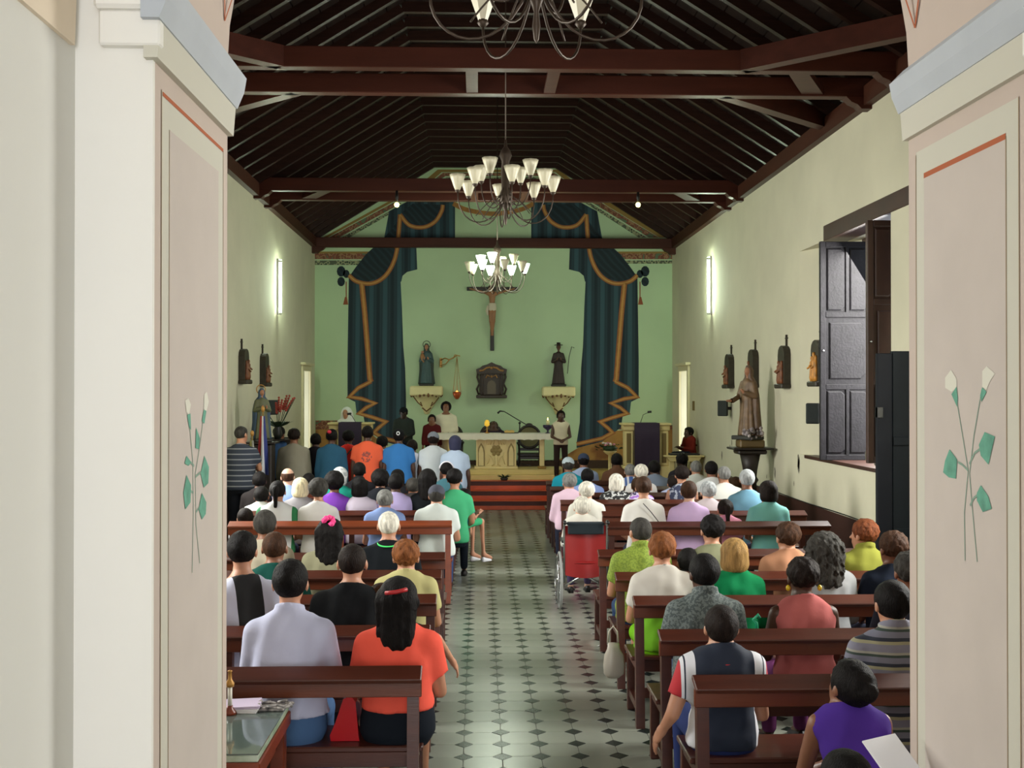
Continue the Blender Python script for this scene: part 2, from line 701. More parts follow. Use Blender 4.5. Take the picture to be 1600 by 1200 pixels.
def hand_mesh():
    ax = axis(-.08, .08, .0062)
    ay = axis(-.05, .065, .0062)
    az = axis(-.215, .03, .0062)
    G = grid(ax, ay, az)
    d = cone(G, (0, 0, .02), (0, .0, -.02), .026, .027)
    d = smin(d, ell((G[0], G[1], G[2]), (0, 0, -.06), (.041, .019, .048)), .02)
    fx = [-.031, -.0105, .0105, .03]
    fl = [.062, .074, .078, .068]
    for x, l in zip(fx, fl):
        k1 = (x * 1.08, .003, -.098)
        k2 = (x * 1.15, .012, -.098 - l * .5)
        k3 = (x * 1.15, .03, -.098 - l * .92)
        f = np.minimum(cone(G, k1, k2, .0098, .0088), cone(G, k2, k3, .0088, .0072))
        d = smin(d, f, .006)
    f = np.minimum(cone(G, (.03, .004, -.035), (.058, .018, -.07), .0135, .011), cone(G, (.058, .018, -.07), (.064, .028, -.1), .011, .0088))
    d = smin(d, f, .01)
    return snet(d, ax, ay, az)


HAND_V, HAND_Q = hand_mesh()


def np_mesh(name, V, Q, m, smooth=True):
    me = bpy.data.meshes.new(name)
    nv, nq = len(V), len(Q)
    me.vertices.add(nv)
    me.vertices.foreach_set('co', np.asarray(V, dtype=np.float32).ravel())
    me.loops.add(nq * 4)
    me.loops.foreach_set('vertex_index', np.asarray(Q, dtype=np.int32).ravel())
    me.polygons.add(nq)
    me.polygons.foreach_set('loop_start', np.arange(0, nq * 4, 4, dtype=np.int32))
    try:
        me.polygons.foreach_set('loop_total', np.full(nq, 4, dtype=np.int32))
    except Exception:
        pass
    me.polygons.foreach_set('use_smooth', np.full(nq, smooth))
    me.update(calc_edges=True)
    me.validate()
    for mm in (m if isinstance(m, (list, tuple)) else [m]):
        me.materials.append(mm)
    return me


def bounds(pts, pad):
    a = np.array(pts)
    return a.min(0) - pad, a.max(0) + pad


def skeleton(sp):
    """joint positions in the person's own frame: +y is where the person faces, z=0 the floor"""
    J = {}
    H = sp['H']
    seated = sp.get('seated', True)
    g = sp.get('g', 1.0)
    lean = math.tan(math.radians(sp.get('lean', 3)))
    side = math.tan(math.radians(sp.get('side', 0)))
    if seated:
        S_ = sp.get('seat', .45)
        q = (H - S_) / .85
    else:
        S_ = H * .485
        q = (H - S_) / .85
    J['S'], J['q'] = S_, q
    cs = 1.0 if q > .84 else max(.55, q * 1.12)        # child scale
    if not seated:
        cs = min(1.0, H / 1.62)
    J['cs'] = cs
    hs = sp.get('hs', 1.03 if cs == 1 else .9 + .12 * cs)
    J['hs'] = hs
    w = (.92 if sp.get('fem') else 1.0) * cs
    J['w'] = w

    def cp(z):
        return (z - S_) * side, (z - S_) * lean
    zs = S_ + .565 * q
    hz = H - .108 * hs
    nl = .075 * hs
    nz = hz - nl
    sw = (.172 + .012 * (g - 1) * 4) * w
    J['sh'] = [(cp(zs)[0] + s * sw, cp(zs)[1], zs - .058 * cs) for s in (-1, 1)]
    J['neck0'] = (cp(S_ + .5 * q)[0], cp(S_ + .5 * q)[1] - .005, S_ + .56 * q)
    pv = cp(nz)
    J['piv'] = (pv[0], pv[1] + .008, nz)
    J['nl'] = nl
    J['hrot'] = (math.radians(sp.get('hy', 0)), -math.radians(sp.get('hp', 0)), math.radians(sp.get('ht', 0)))
    ub = .115 * g * cs
    lv = []
    for fz, a, b in [(-.02, .14 * g, .10 * g), (.05, .178 * g, .128 * g), (.12, .178 * g, .13 * g), (.25, .152 * g, .113 * g),
                     (.38, .163 * (1 + (g - 1) * .7), .118 * (1 + (g - 1) * .7)), (.49, .168 * (1 + (g - 1) * .5), .11), (.54, .163, .094), (.575, .14, .08), (.605, .1, .068), (.635, .06, .056)]:
        z = S_ + fz * q
        c = cp(z)
        lv.append((z, a * w, b * w, c[1], c[0]))
    J['lv'] = lv
    # legs
    hip = [(s * .088 * w, .01, S_ + .07 * cs) for s in (-1, 1)]
    if seated:
        kn = [(s * .12 * w, .44 * cs + .0, S_ + .055) for s in (-1, 1)]
        ank = [(s * .12 * w, .42 * cs + .02 + (.03 if s > 0 else -.02), .095 + max(0, (.45 - .45 * cs))) for s in (-1, 1)]
    else:
        kn = [(s * .1 * w, .02, S_ * .55) for s in (-1, 1)]
        ank = [(s * .1 * w, -.01, .085) for s in (-1, 1)]
        hip = [(s * .088 * w, 0, S_ + .02) for s in (-1, 1)]
    J['hip'], J['kn'], J['ank'] = hip, kn, ank
    # arms
    pose = sp.get('arms', 'lap' if seated else 'down')
    el, wr = [], []
    for i, s in enumerate((-1, 1)):
        shx, shy, shz = J['sh'][i]
        ps = pose[i] if isinstance(pose, (tuple, list)) else pose
        if ps == 'lap':
            el.append((shx + s * .055 * cs, shy + .06, shz - .27 * cs)); wr.append((s * .11, .27 * cs + .02, S_ + .165))
        elif ps == 'down':
            el.append((shx + s * .05 * cs, shy - .01, shz - .28 * cs)); wr.append((shx + s * .06 * cs, shy + .05, shz - .52 * cs))
        elif ps == 'front':
            el.append((shx + s * .05 * cs, shy + .03, shz - .27 * cs)); wr.append((s * .07, shy + .2 * cs, shz - .33 * cs))
        elif ps == 'fold':
            el.append((shx + s * .07 * cs, shy + .08, shz - .24 * cs)); wr.append((-s * .02, shy + .2 * cs, shz - .2 * cs))
        elif ps == 'bench':      # out sideways, hand resting on the seat
            el.append((shx + s * .09 * cs, shy - .02, shz - .24 * cs)); wr.append((shx + s * .13 * cs, shy + .03, S_ + .1))
        elif ps == 'rail':       # arm laid along the bench top
            el.append((shx + s * .22, shy - .02, shz - .07)); wr.append((shx + s * .31, shy + .1, shz - .24))
        elif ps == 'read':
            el.append((shx + s * .05, shy + .05, shz - .25 * cs)); wr.append((s * .1, shy + .27 * cs, shz - .2 * cs))
        else:
            e, w_ = ps
            el.append(e); wr.append(w_)
    J['el'], J['wr'] = el, wr
    return J


CNT_TRI = [0]


def make_person(sp, fine=False):
    """returns dict part -> (V, Q)"""
    J = skeleton(sp)
    cs, w, S_, q = J['cs'], J['w'], J['S'], J['q']
    g = sp.get('g', 1.0)
    seated = sp.get('seated', True)
    hc = .0165 if fine else .025
    hf = .0105 if fine else .0155
    hw = head_world(J, (0, 0, 0))
    allp = [j for k in ('sh', 'el', 'wr', 'hip', 'kn', 'ank') for j in J[k]]
    lo, hi = bounds(allp + [tuple(hw)], .13)
    lo[2] = -.01
    hi[2] = hw.z + .15
    nz_ = J['piv'][2] - .03
    ax = axis(lo[0] - .05, hi[0] + .05, hc, hw.x - .1, hw.x + .1, hf)
    ay = axis(min(lo[1], -.2 * g), hi[1] + .05, hc, hw.y - .12, hw.y + .13, hf)
    az = axis(lo[2], hi[2], hc, nz_, hi[2], hf)
    G = grid(ax, ay, az)
    nh = J['neck0']
    # --- body
    D = loft(G, J['lv'])
    km = int(np.searchsorted(az, J['neck0'][2] - .08))
    Gh = (G[0], G[1], G[2][:, :, km:])
    hb = head_world(J, (0, -.02, -.05))
    dn = cone(Gh, nh, tuple(hb), (.058 if not sp.get('fem') else .05) * cs, .05 if not sp.get('fem') else .043)
    dh = smin(f_head(Gh, J), dn, .02)
    D[:, :, km:] = smin(D[:, :, km:], dh, .03)
    arms = None
    for i in (0, 1):
        a = np.minimum(cone(G, J['sh'][i], J['el'][i], .05 * cs * (.5 + .5 * g), .038 * cs), cone(G, J['el'][i], J['wr'][i], .037 * cs, .025 * cs))
        arms = a if arms is None else np.minimum(arms, a)
    D = smin(D, arms, .025)
    kl = int(np.searchsorted(az, S_ + .25))
    Gl = (G[0], G[1], G[2][:, :, :kl])
    legs = None
    for i in (0, 1):
        a = smin(cone(Gl, J['hip'][i], J['kn'][i], .082 * w * g, .055 * w), cone(Gl, J['kn'][i], J['ank'][i], .054 * w, .034 * w), .02)
        a = smin(a, cone(Gl, J['ank'][i], (J['ank'][i][0], J['ank'][i][1] + .13, J['ank'][i][2] - .055), .033, .028), .02)
        legs = a if legs is None else np.minimum(legs, a)
    D[:, :, :kl] = smin(D[:, :, :kl], legs, .03)
    parts = {}
    V, Q = snet(D, ax, ay, az)
    # hands joined into the body mesh
    Vs, Qs = [V], [Q]
    off = len(V)
    for i, s in enumerate((-1, 1)):
        e, wv = Vector(J['el'][i]), Vector(J['wr'][i])
        dr = (wv - e).normalized()
        zax = -dr
        fw = Vector((-s * .5, .3, -.6))
        yax = (fw - zax * fw.dot(zax)).normalized()
        xax = yax.cross(zax)
        R = np.array([[xax.x, yax.x, zax.x], [xax.y, yax.y, zax.y], [xax.z, yax.z, zax.z]])
        hv = HAND_V.copy() * cs * .97
        if s < 0:
            hv[:, 0] *= -1
        hv = hv @ R.T + np.array(wv)
        hq = HAND_Q if s > 0 else HAND_Q[:, ::-1]
        Vs.append(hv)
        Qs.append(hq + off)
        off += len(hv)
    parts['body'] = (np.concatenate(Vs), np.concatenate(Qs))
    # --- shirt
    slv = sp.get('sleeve', 'short')
    T = loft(G, J['lv'], .017 if not sp.get('loose') else .03)
    if fine:
        X, Y, Z = G
        sd = sp.get('seed', 1)
        T = T + (.0045 * np.sin(X * 30 + Z * 21 + sd) * np.sin(Z * 19 - X * 9 + sd * 2) + .0022 * np.sin(X * 61 - Z * 34 + sd + 2 * np.sin(Z * 13)) + .003 * np.sin(Z * 52 + 3 * np.sin(X * 11 + sd)) * np.clip((J['S'] + .3 - Z) * 5, 0, 1))
    for i in (0, 1):
        sh, el_, wr_ = J['sh'][i], J['el'][i], J['wr'][i]
        r1, r2, r3 = (.05 * (.5 + .5 * g) + .014) * cs, (.038 + .015) * cs, (.028 + .012) * cs
        if slv == 'long':
            a = np.minimum(cone(G, sh, el_, r1, r2), cone(G, el_, tuple(Vector(el_).lerp(Vector(wr_), .93)), r2, r3))
        elif slv == 'short':
            mid = tuple(Vector(sh).lerp(Vector(el_), .62))
            a = cone(G, sh, mid, r1, r1 * .98)
            dv = (Vector(el_) - Vector(sh)).normalized()
            a = np.maximum(a, (G[0] - mid[0]) * dv.x + (G[1] - mid[1]) * dv.y + (G[2] - mid[2]) * dv.z)
        elif slv == 'none':
            a = cone(G, sh, (sh[0] * .97, sh[1], sh[2] - .02), .035 * cs, .035 * cs)
        T = smin(T, a, .045)
    if sp.get('dress'):
        T[:, :, :kl] = smin(T[:, :, :kl], loft((G[0], G[1], Gl[2]), [(S_ * .35, .2 * g, .17, 0, 0), (S_ + .1, .19 * g, .14, 0, 0)], .0), .03)
    hem = S_ + sp.get('hem', .03)
    if not sp.get('dress'):
        T = np.maximum(T, hem - G[2])
    # neck opening
    T = np.maximum(T, G[2] - (nh[2] + (.062 if not sp.get('lown') else .045) * cs) + (G[1] - nh[1]) * .45)
    if sp.get('collar'):
        c1 = np.abs(cone(G, (nh[0], nh[1] + .01, nh[2] + .02), tuple(hb), .068 * cs, .062 * cs)) - .015
        c1 = np.maximum(c1, np.abs(G[2] - (nh[2] + .074 * cs) + (G[1] - nh[1]) * .4) - .022)
        T = smin(T, c1, .008)
    parts['shirt'] = snet(T, ax, ay, az)
    # --- lower garment
    low = sp.get('low', 'trousers')
    if not sp.get('dress'):
        P = loft(Gl, J['lv'], .003)
        P = np.maximum(P, Gl[2] - (hem + .02))
        lg = None
        for i in (0, 1):
            h_, k_, a_ = J['hip'][i], J['kn'][i], J['ank'][i]
            u = cone(Gl, h_, k_, .09 * w * g, .066 * w)
            if low == 'trousers':
                u = smin(u, cone(Gl, k_, tuple(Vector(k_).lerp(Vector(a_), .94)), .066 * w, .052 * w), .02)
            elif low == 'shorts':
                mid = tuple(Vector(h_).lerp(Vector(k_), .85))
                u = cone(Gl, h_, mid, .092 * w * g, .078 * w)
            lg = u if lg is None else np.minimum(lg, u)
        if low == 'skirt':
            if seated:
                lg = smin(lg, cone(Gl, (0, 0, S_ + .06), (0, .4 * cs, S_ + .04), .08, .07), .06)
                lg = smin(lg, cone(Gl, (-.09, .42 * cs, S_ + .03), (.09, .42 * cs, S_ + .03), .06, .06), .05)
            else:
                lg = loft(Gl, [(S_ * .5, .19 * g, .15, 0, 0), (S_ + .05, .18 * g, .14, 0, 0)], 0)
        P = smin(P, lg, .03)
        parts['lower'] = snet(P, ax, ay, az[:kl])
    # --- hair
    hh = .0085 if fine else .0125
    st = sp.get('hair', 'short')

    def hair_part(style):
        c = hw
        pad = .16 if style not in ('long', 'curly', 'veil', 'pony') else .2
        ex = .2 if style in ('long', 'curly', 'veil', 'pony') else 0
        bx = axis(c.x - pad, c.x + pad, hh)
        by = axis(c.y - pad - .04, c.y + pad + .04, hh)
        bz = axis(c.z - .14 - ex, c.z + .17, hh)
        return snet(hairf(grid(bx, by, bz), J, style, sp.get('seed', 1)), bx, by, bz)
    if st != 'none':
        parts['hair'] = hair_part(st)
    if sp.get('hat'):
        parts['hat'] = hair_part(sp['hat'])
    return parts, J


def shoe_mesh():
    mb = MB()
    # sole + upper as lofted sections along y
    secs = [(-.1, .028, .05), (-.06, .036, .075), (0, .036, .07), (.06, .042, .05), (.12, .045, .035), (.16, .03, .022)]
    vs_ = []
    n = 10
    for y, a, h in secs:
        for k in range(n):
            t = math.pi * k / (n - 1)
            vs_.append((a * math.cos(t), y, max(0.0, h * math.sin(t)) + .002))
    fs = []
    for i in range(len(secs) - 1):
        for k in range(n - 1):
            fs.append((i * n + k, (i + 1) * n + k, (i + 1) * n + k + 1, i * n + k + 1))
        fs.append((i * n + n - 1, (i + 1) * n + n - 1, (i + 1) * n, i * n))
    fs.append(tuple(range(n)))
    fs.append(tuple(range((len(secs) - 1) * n, len(secs) * n))[::-1])
    mb.add(vs_, fs, 0, True)
    me = bpy.data.meshes.new('shoe')
    me.from_pydata([tuple(p) for p in mb.v], [], mb.f)
    me.polygons.foreach_set('use_smooth', mb.sm)
    return me


SHOES = {}


def shoe(colname, m):
    if colname not in SHOES:
        me = shoe_mesh()
        me.materials.append(m)
        SHOES[colname] = me
    return SHOES[colname]


_eb = MB()
_eb.sphere((0, 0, 0), .0125, 8, 0)
_eb.sphere((0, .0072, 0), .0068, 8, 1)
_eye_o = _eb.build('eye', [mat('eye_white', (150, 142, 134), .4), mat('eye_dark', (28, 18, 12), .2)])
EYE = _eye_o.data
bpy.data.objects.remove(_eye_o)

SKIN = {'d': (74, 46, 32), 'm': (126, 82, 58), 'l': (176, 126, 98), 'p': (204, 160, 136), 'k': (48, 30, 22)}
HAIRC = {'black': (16, 13, 12), 'dark': (30, 22, 18), 'brown': (62, 40, 26), 'red': (104, 56, 30), 'grey': (120, 120, 116), 'white': (214, 210, 196),
         'blond': (150, 118, 70), 'salt': (58, 56, 52), 'auburn': (122, 74, 40), 'silver': (160, 164, 164), 'lblond': (222, 212, 176)}


def skin_mat(k):
    return mat('skin_' + k, SKIN[k], .5, var=.06, vscale=6)


def hair_mat(k):
    return mat('hair_' + k, HAIRC[k], .6, var=.35, vscale=14, stretch=(3, 3, .6), bump=.8, bscale=60, spec=.12)


def cloth_mat(c, nm='cloth'):
    k = '%s_%d_%d_%d' % ((nm,) + tuple(c))
    return mat(k, c, .9, var=.05, vscale=5, bump=.25, bscale=14, spec=.15)


CACHE = {}


def person(px, yt, Y, label, group=None, base=0.0, shirt=(200, 200, 200), lowc=(40, 44, 60), skin='m', hairc='black', face=0.0,
           X=None, shirt_m=None, eyes=False, hatc=None, veilm=None, shoec=(30, 28, 28), **kw):
    if X is None:
        X, zt = at_y(px, yt, Y + .02)
    else:
        _, zt = at_y(px, yt, Y + .02)
    H = kw.pop('H', zt - base)
    sp = dict(kw)
    sp['H'] = round(H, 2)
    fine = Y < 10.5
    key = repr((sorted((k, repr(v)) for k, v in sp.items()), fine))
    if not fine:
        # far figures of one pose share their meshes
        sp2 = dict(sp)
        sp2['H'] = round(H / .05) * .05
        sp2.pop('seed', None)
        key = repr((sorted((k, repr(v)) for k, v in sp2.items()), fine))
        use = sp2
    else:
        use = sp
    if key not in CACHE:
        CACHE[key] = make_person(use, fine)
    parts, J = CACHE[key]
    ck = '%s|%s' % (key, skin)
    if ck not in CACHE:
        CACHE[ck] = np_mesh('person', *parts['body'], skin_mat(skin))
    o = bpy.data.objects.new('person', CACHE[ck])
    COL.objects.link(o)
    o.location = (X, Y, base)
    o.rotation_euler = (0, 0, face)
    tag(o, label, 'person', group)

    def child(nm, part, m):
        V, Q = parts[part]
        if len(Q) == 0:
            return None
        k2 = '%s|%s|%s' % (key, part, m.name)
        if k2 not in CACHE:
            CACHE[k2] = np_mesh(nm, V, Q, m)
        c = bpy.data.objects.new(nm, CACHE[k2])
        COL.objects.link(c)
        c.parent = o
        return c
    sm = shirt_m or cloth_mat(shirt)
    child('dress' if kw.get('dress') else ('blouse' if kw.get('fem') else 'shirt'), 'shirt', sm)
    if 'lower' in parts:
        lk = kw.get('low', 'trousers')
        child(lk, 'lower', cloth_mat(lowc, 'denim' if lowc[2] > lowc[0] + 20 else 'cloth'))
    if 'hair' in parts:
        st = kw.get('hair', 'short')
        child('veil' if st == 'veil' else ('headscarf' if st == 'hood' else 'hair'), 'hair', veilm or hair_mat(hairc))
    if 'hat' in parts:
        child('cap', 'hat', cloth_mat(hatc or (60, 60, 70)))
    sm_ = mat('shoe_%d_%d_%d' % tuple(shoec), shoec, .5)
    me = shoe('%d_%d_%d' % tuple(shoec), sm_)
    for i in (0, 1):
        a = J['ank'][i]
        linked('shoe', me, o, (a[0], a[1] + .035, a[2] - .088), (0, 0, 0), (J['cs'], J['cs'], 1.1))
    if eyes:
        for s in (-1, 1):
            p = head_world(J, (s * .031, .0775, .004))
            linked('eye', EYE, o, tuple(p), (-J['hrot'][1] * -1, 0, J['hrot'][0]))
    o['_J'] = 0
    del o['_J']
    return o, J

# ------------------------------------------------------------------ the church: shell
XL, XR, YB, ZE = -3.8, 4.53, 25.3, 5.9       # nave walls, back wall, wall height
XC = 0.365
Y0, Y1 = 3.30, 4.27                          # entrance arch wall
M_base = mat('floor_bedding', (70, 72, 66), .8)
M_tile = mat('tile_light', (132, 136, 124), .24, var=.1, vscale=1.4, spec=.45, bump=.05, bscale=5)
M_tile_dk = mat('tile_dark', (28, 36, 34), .26, spec=.25)
floor = struct(MB().box(-4.5, 5.6, -3.2, YB + .3, -.3, -.012).build('floor', M_base))

# cement tiles: octagons with small dark squares set at the corners
TS, TX0, TY0 = .246, -.097, 6.86
d_ = .0625
hh_ = TS / 2 - .0012


def octo(cx, cy, z0, z1):
    k = hh_ - d_
    p = [(-hh_, -k), (-k, -hh_), (k, -hh_), (hh_, -k), (hh_, k), (k, hh_), (-k, hh_), (-hh_, k)]
    return [(cx + a, cy + b) for a, b in p]


def tile_mesh(kind):
    mb = MB()
    if kind == 'o':
        pts = octo(0, 0, 0, 0)
    else:
        r = d_ - .002
        pts = [(-r, 0), (0, -r), (r, 0), (0, r)]
    n = len(pts)
    vs_ = [(x, y, -.012) for x, y in pts] + [(x, y, -.0015) for x, y in pts] + [(x * .985, y * .985, 0) for x, y in pts]
    fs = [tuple(range(2 * n, 3 * n))]
    for r_ in (0, n):
        fs += [(r_ + i, r_ + (i + 1) % n, r_ + n + (i + 1) % n, r_ + n + i) for i in range(n)]
    mb.add(vs_, fs)
    return mb


_o = tile_mesh('o').build('tile', M_tile)
OCT = _o.data
bpy.data.objects.remove(_o)
_o = tile_mesh('d').build('tile_inset', M_tile_dk)
DIA = _o.data
bpy.data.objects.remove(_o)
rest_o, rest_d = MB(), MB()
n_o = n_d = 0
random.seed(4)
ny0 = int((Y1 - .9 - TY0) / TS)
for j in range(ny0, int((21.1 - TY0) / TS) + 1):
    for i in range(-16, 20):
        cx, cy = TX0 + i * TS, TY0 + j * TS
        for kind in (0, 1):
            x, y = (cx, cy) if kind else (cx + TS / 2, cy + TS / 2)
            if not (XL < x < XR and y < 21.1):
                continue
            if y < Y1 and not (-.95 < x < 1.7):
                continue
            near = -.52 < x < 1.2 and y > 5.9
            if near and kind == 0 and n_o < 280:
                linked('tile', OCT, floor, (x, y, random.uniform(-.0008, .0006)))
                n_o += 1
            elif near and kind == 1 and n_d < 280:
                linked('tile_inset', DIA, floor, (x, y, random.uniform(-.0008, .0004)))
                n_d += 1
            else:
                if kind:
                    r = d_ - .002
                    rest_d.add([(x - r, y, 0), (x, y - r, 0), (x + r, y, 0), (x, y + r, 0)], [(0, 1, 2, 3)])
                else:
                    rest_o.add([(a, b, 0) for a, b in octo(x, y, 0, 0)], [tuple(range(8))])
_f = rest_o.build('tile', M_tile, floor)
_f['kind'] = 'stuff'
_f = rest_d.build('tile_inset', M_tile_dk, floor)
_f['kind'] = 'stuff'
# narthex floor slab
nf = MB()
nf.box(-1.2, 1.93, -6.1, 4.0, -.3, -.001)
struct(nf.build('floor_narthex', mat('narthex_floor', (150, 146, 132), .6, var=.08)))


# walls with openings (box segments joined into one wall)
def wall_side(name, xa, xb, ops, splay=None):
    mb = MB()
    y = Y1
    for (a, b, z0, z1) in sorted(ops):
        mb.box(xa, xb, y, a, 0, ZE)
        if z0 > 0:
            mb.box(xa, xb, a, b, 0, z0)
        mb.box(xa, xb, a, b, z1, ZE)
        y = b
    mb.box(xa, xb, y, YB, 0, ZE)
    if splay:
        for pts, z0, z1 in splay:
            mb.prism(pts, z0, z1, 'xy')
    return struct(mb.build(name, M_plaster))


wr = wall_side('wall_right', XR, XR + .65, [(6.6, 8.5, 1.42, 4.28), (11.8, 15.2, 1.42, 4.28), (23.3, 24.2, .5, 2.75)],
               [([(XR, 15.2), (5.02, 13.95), (5.18, 13.95), (5.18, 15.2)], 1.42, 4.28)])
wl = wall_side('wall_left', XL - .65, XL, [(6.2, 8.2, 1.42, 4.28), (12.2, 14.2, 1.42, 4.28), (23.5, 24.4, .5, 2.75)])

# back wall (gable)
M_green = mat('wall_green', (180, 204, 166), .8, var=.05, vscale=.8, bump=.2, bscale=6)
gp = [(XL - .64, 0), (XR + .64, 0), (XR + .64, 5.96), (1.75, 7.9), (-1.0, 7.9), (XL - .64, 5.96)]
wb = struct(MB().prism(gp, YB, YB + .4, 'xz').build('wall_back', M_green))

# painted brown dado with its top line along both walls
M_dado = mat('dado_brown', (58, 30, 22), .5, var=.1)
for nm, x0, x1 in (('trim_1', XR - .012, XR), ('trim_2', XL, XL + .012)):
    t = MB().box(x0, x1, Y1, 21.1, .0, .76).build(nm, M_dado)
    struct(t)
    t2 = MB().tube([((x0 if x0 > 0 else x1) + (-.008 if x0 > 0 else .008), y, .775 + .006 * math.sin(y * 2)) for y in np.arange(Y1, 21, .5)], .008, 6).build('cable', M_black, t)
# worn patches low on the right wall
random.seed(11)
M_stain = mat('bare_plaster', (120, 116, 100), .9, var=.3, vscale=12)
for k in range(16):
    y = random.uniform(10.5, 21)
    z = random.uniform(.85, 1.6)
    r = random.uniform(.02, .06)
    pts = [(XR - .002, y + r * math.cos(a) * random.uniform(.5, 1.2), z + r * 1.8 * math.sin(a) * random.uniform(.6, 1.3)) for a in np.linspace(0, 5.6, 8)]
    MB().poly(pts).build('plaster_patch', M_stain, wr)

# entrance wall with arch
ARC_R, SPR = 1.347, 3.58


def arch_wall(name, y0, y1, r, x0, x1, ztop, m, spr=SPR):
    mb = MB()
    mb.box(x0, XC - r, y0, y1, 0, spr)
    mb.box(XC + r, x1, y0, y1, 0, spr)
    n = 28
    P = [(XC - r * math.cos(math.pi * i / n), spr + r * math.sin(math.pi * i / n)) for i in range(n + 1)]
    for i in range(n):
        a, b = P[i], P[i + 1]
        q = [a, b, (b[0], ztop), (a[0], ztop)]
        vs_ = [(x, y0, z) for x, z in q] + [(x, y1, z) for x, z in q]
        mb.add(vs_, [(0, 1, 2, 3), (7, 6, 5, 4), (0, 4, 5, 1)])
    mb.box(x0, XC - r, y0, y1, spr, ztop)
    mb.box(XC + r, x1, y0, y1, spr, ztop)
    return struct(mb.build(name, m))


arch_nave = arch_wall('wall_front', Y0 + .02, Y1, ARC_R, -4.45, 5.18, 7.7, M_jamb)
NX0, NX1 = -1.214, 1.944
# front face of the arch: white pilaster strip and archivolt
pil = MB()
n = 28
for sx in (-1, 1):
    xa, xb = (NX0 - .3, XC - ARC_R) if sx < 0 else (XC + ARC_R, NX1 + .3)
    pil.box(xa, xb, Y0, Y0 + .02, 0, SPR)
for i in range(n):
    a0, a1 = math.pi * i / n, math.pi * (i + 1) / n
    q = [(XC - ARC_R * math.cos(a0), SPR + ARC_R * math.sin(a0)), (XC - ARC_R * math.cos(a1), SPR + ARC_R * math.sin(a1)),
         (XC - 1.9 * math.cos(a1), SPR + 1.9 * math.sin(a1)), (XC - 1.9 * math.cos(a0), SPR + 1.9 * math.sin(a0))]
    pil.prism(q, Y0, Y0 + .02, 'xz')
struct(pil.build('trim_3', M_white))
# narthex side walls and ceiling
nw = MB()
nw.box(NX0 - .4, NX0, -6.1, Y0, 0, 5.6)
struct(nw.build('wall_narthex_left', M_narthex))
nw = MB()
nw.box(NX1, NX1 + .4, -6.1, Y0, 0, 5.6)
struct(nw.build('wall_narthex_right', M_narthex))
nw = MB()
nw.box(NX0 - .4, NX1 + .4, -6.1, Y0, 5.6, 5.8)
struct(nw.build('ceiling_narthex', M_white))
# cornices (imposts): cream fascia with a blue-grey moulding above, each on its wall
for nm, x, sx in (('trim_4', XC - ARC_R, 1), ('trim_5', XC + ARC_R, -1)):
    a = MB()
    def pr(proj0, proj1, z0, z1, mb, zc=None):
        # runs along the jamb and returns on the front face
        mb.prism([(x - sx * .02, z0), (x + sx * proj0, z0), (x + sx * proj1, z1), (x - sx * .02, z1)], Y0 - proj1, Y1 + proj1 * .3, 'xz')
    pr(.022, .03, 3.30, 3.41, a)
    o = struct(a.build(nm, M_cream))
    b = MB()
    pr(.035, .06, 3.41, 3.47, b)
    pr(.06, .07, 3.47, 3.53, b)
    pr(.07, .02, 3.53, 3.58, b)
    b.build('moulding', M_bluegrey, o)
M_peach = mat('paint_peach', (228, 212, 190), .8)
for nm, x, sx in (('trim_6', NX0, 1), ('trim_7', NX1, -1)):
    a = MB()
    a.prism([(x - sx * .02, 3.33), (x + sx * .014, 3.33), (x + sx * .02, 3.52), (x - sx * .02, 3.52)], -6.0, Y0 - .04, 'xz')
    o = struct(a.build(nm, M_peach))
    a = MB()
    a.prism([(x - sx * .02, 3.52), (x + sx * .05, 3.52), (x + sx * .06, 3.6), (x - sx * .02, 3.6)], -6.0, Y0 - .04, 'xz')
    a.build('moulding', M_white, o)
# front return of the imposts on the pilaster face
for sx, xa, xb in ((-1, NX0, XC - ARC_R + .03), (1, XC + ARC_R - .03, NX1)):
    a = MB()
    a.box(xa + .08 * (sx < 0), xb - .08 * (sx > 0), Y0 - .035, Y0 + .01, 3.335, 3.44, ch=.006)
    a.box(xa + .07 * (sx < 0), xb - .07 * (sx > 0), Y0 - .055, Y0 + .01, 3.44, 3.50, ch=.01)
    o = struct(a.build('trim_8' if sx < 0 else 'trim_9', M_white))


# painted panels and flower sprays on the two jambs: thin paint layers on the plaster
def jpoly(mb, X, sx, pts, lift=.0012):
    """pts (Y, Z) on the jamb face; sx = side the face looks to"""
    p = [(X + sx * lift, y, z) for y, z in pts]
    mb.poly(p)


def jline(mb, X, sx, pts, w, lift=.002):
    for (a, b) in zip(pts[:-1], pts[1:]):
        d = Vector((b[0] - a[0], b[1] - a[1]))
        if d.length < 1e-6:
            continue
        nn = Vector((-d.y, d.x)).normalized() * w / 2
        jpoly(mb, X, sx, [(a[0] + nn.x, a[1] + nn.y), (b[0] + nn.x, b[1] + nn.y), (b[0] - nn.x, b[1] - nn.y), (a[0] - nn.x, a[1] - nn.y)], lift)


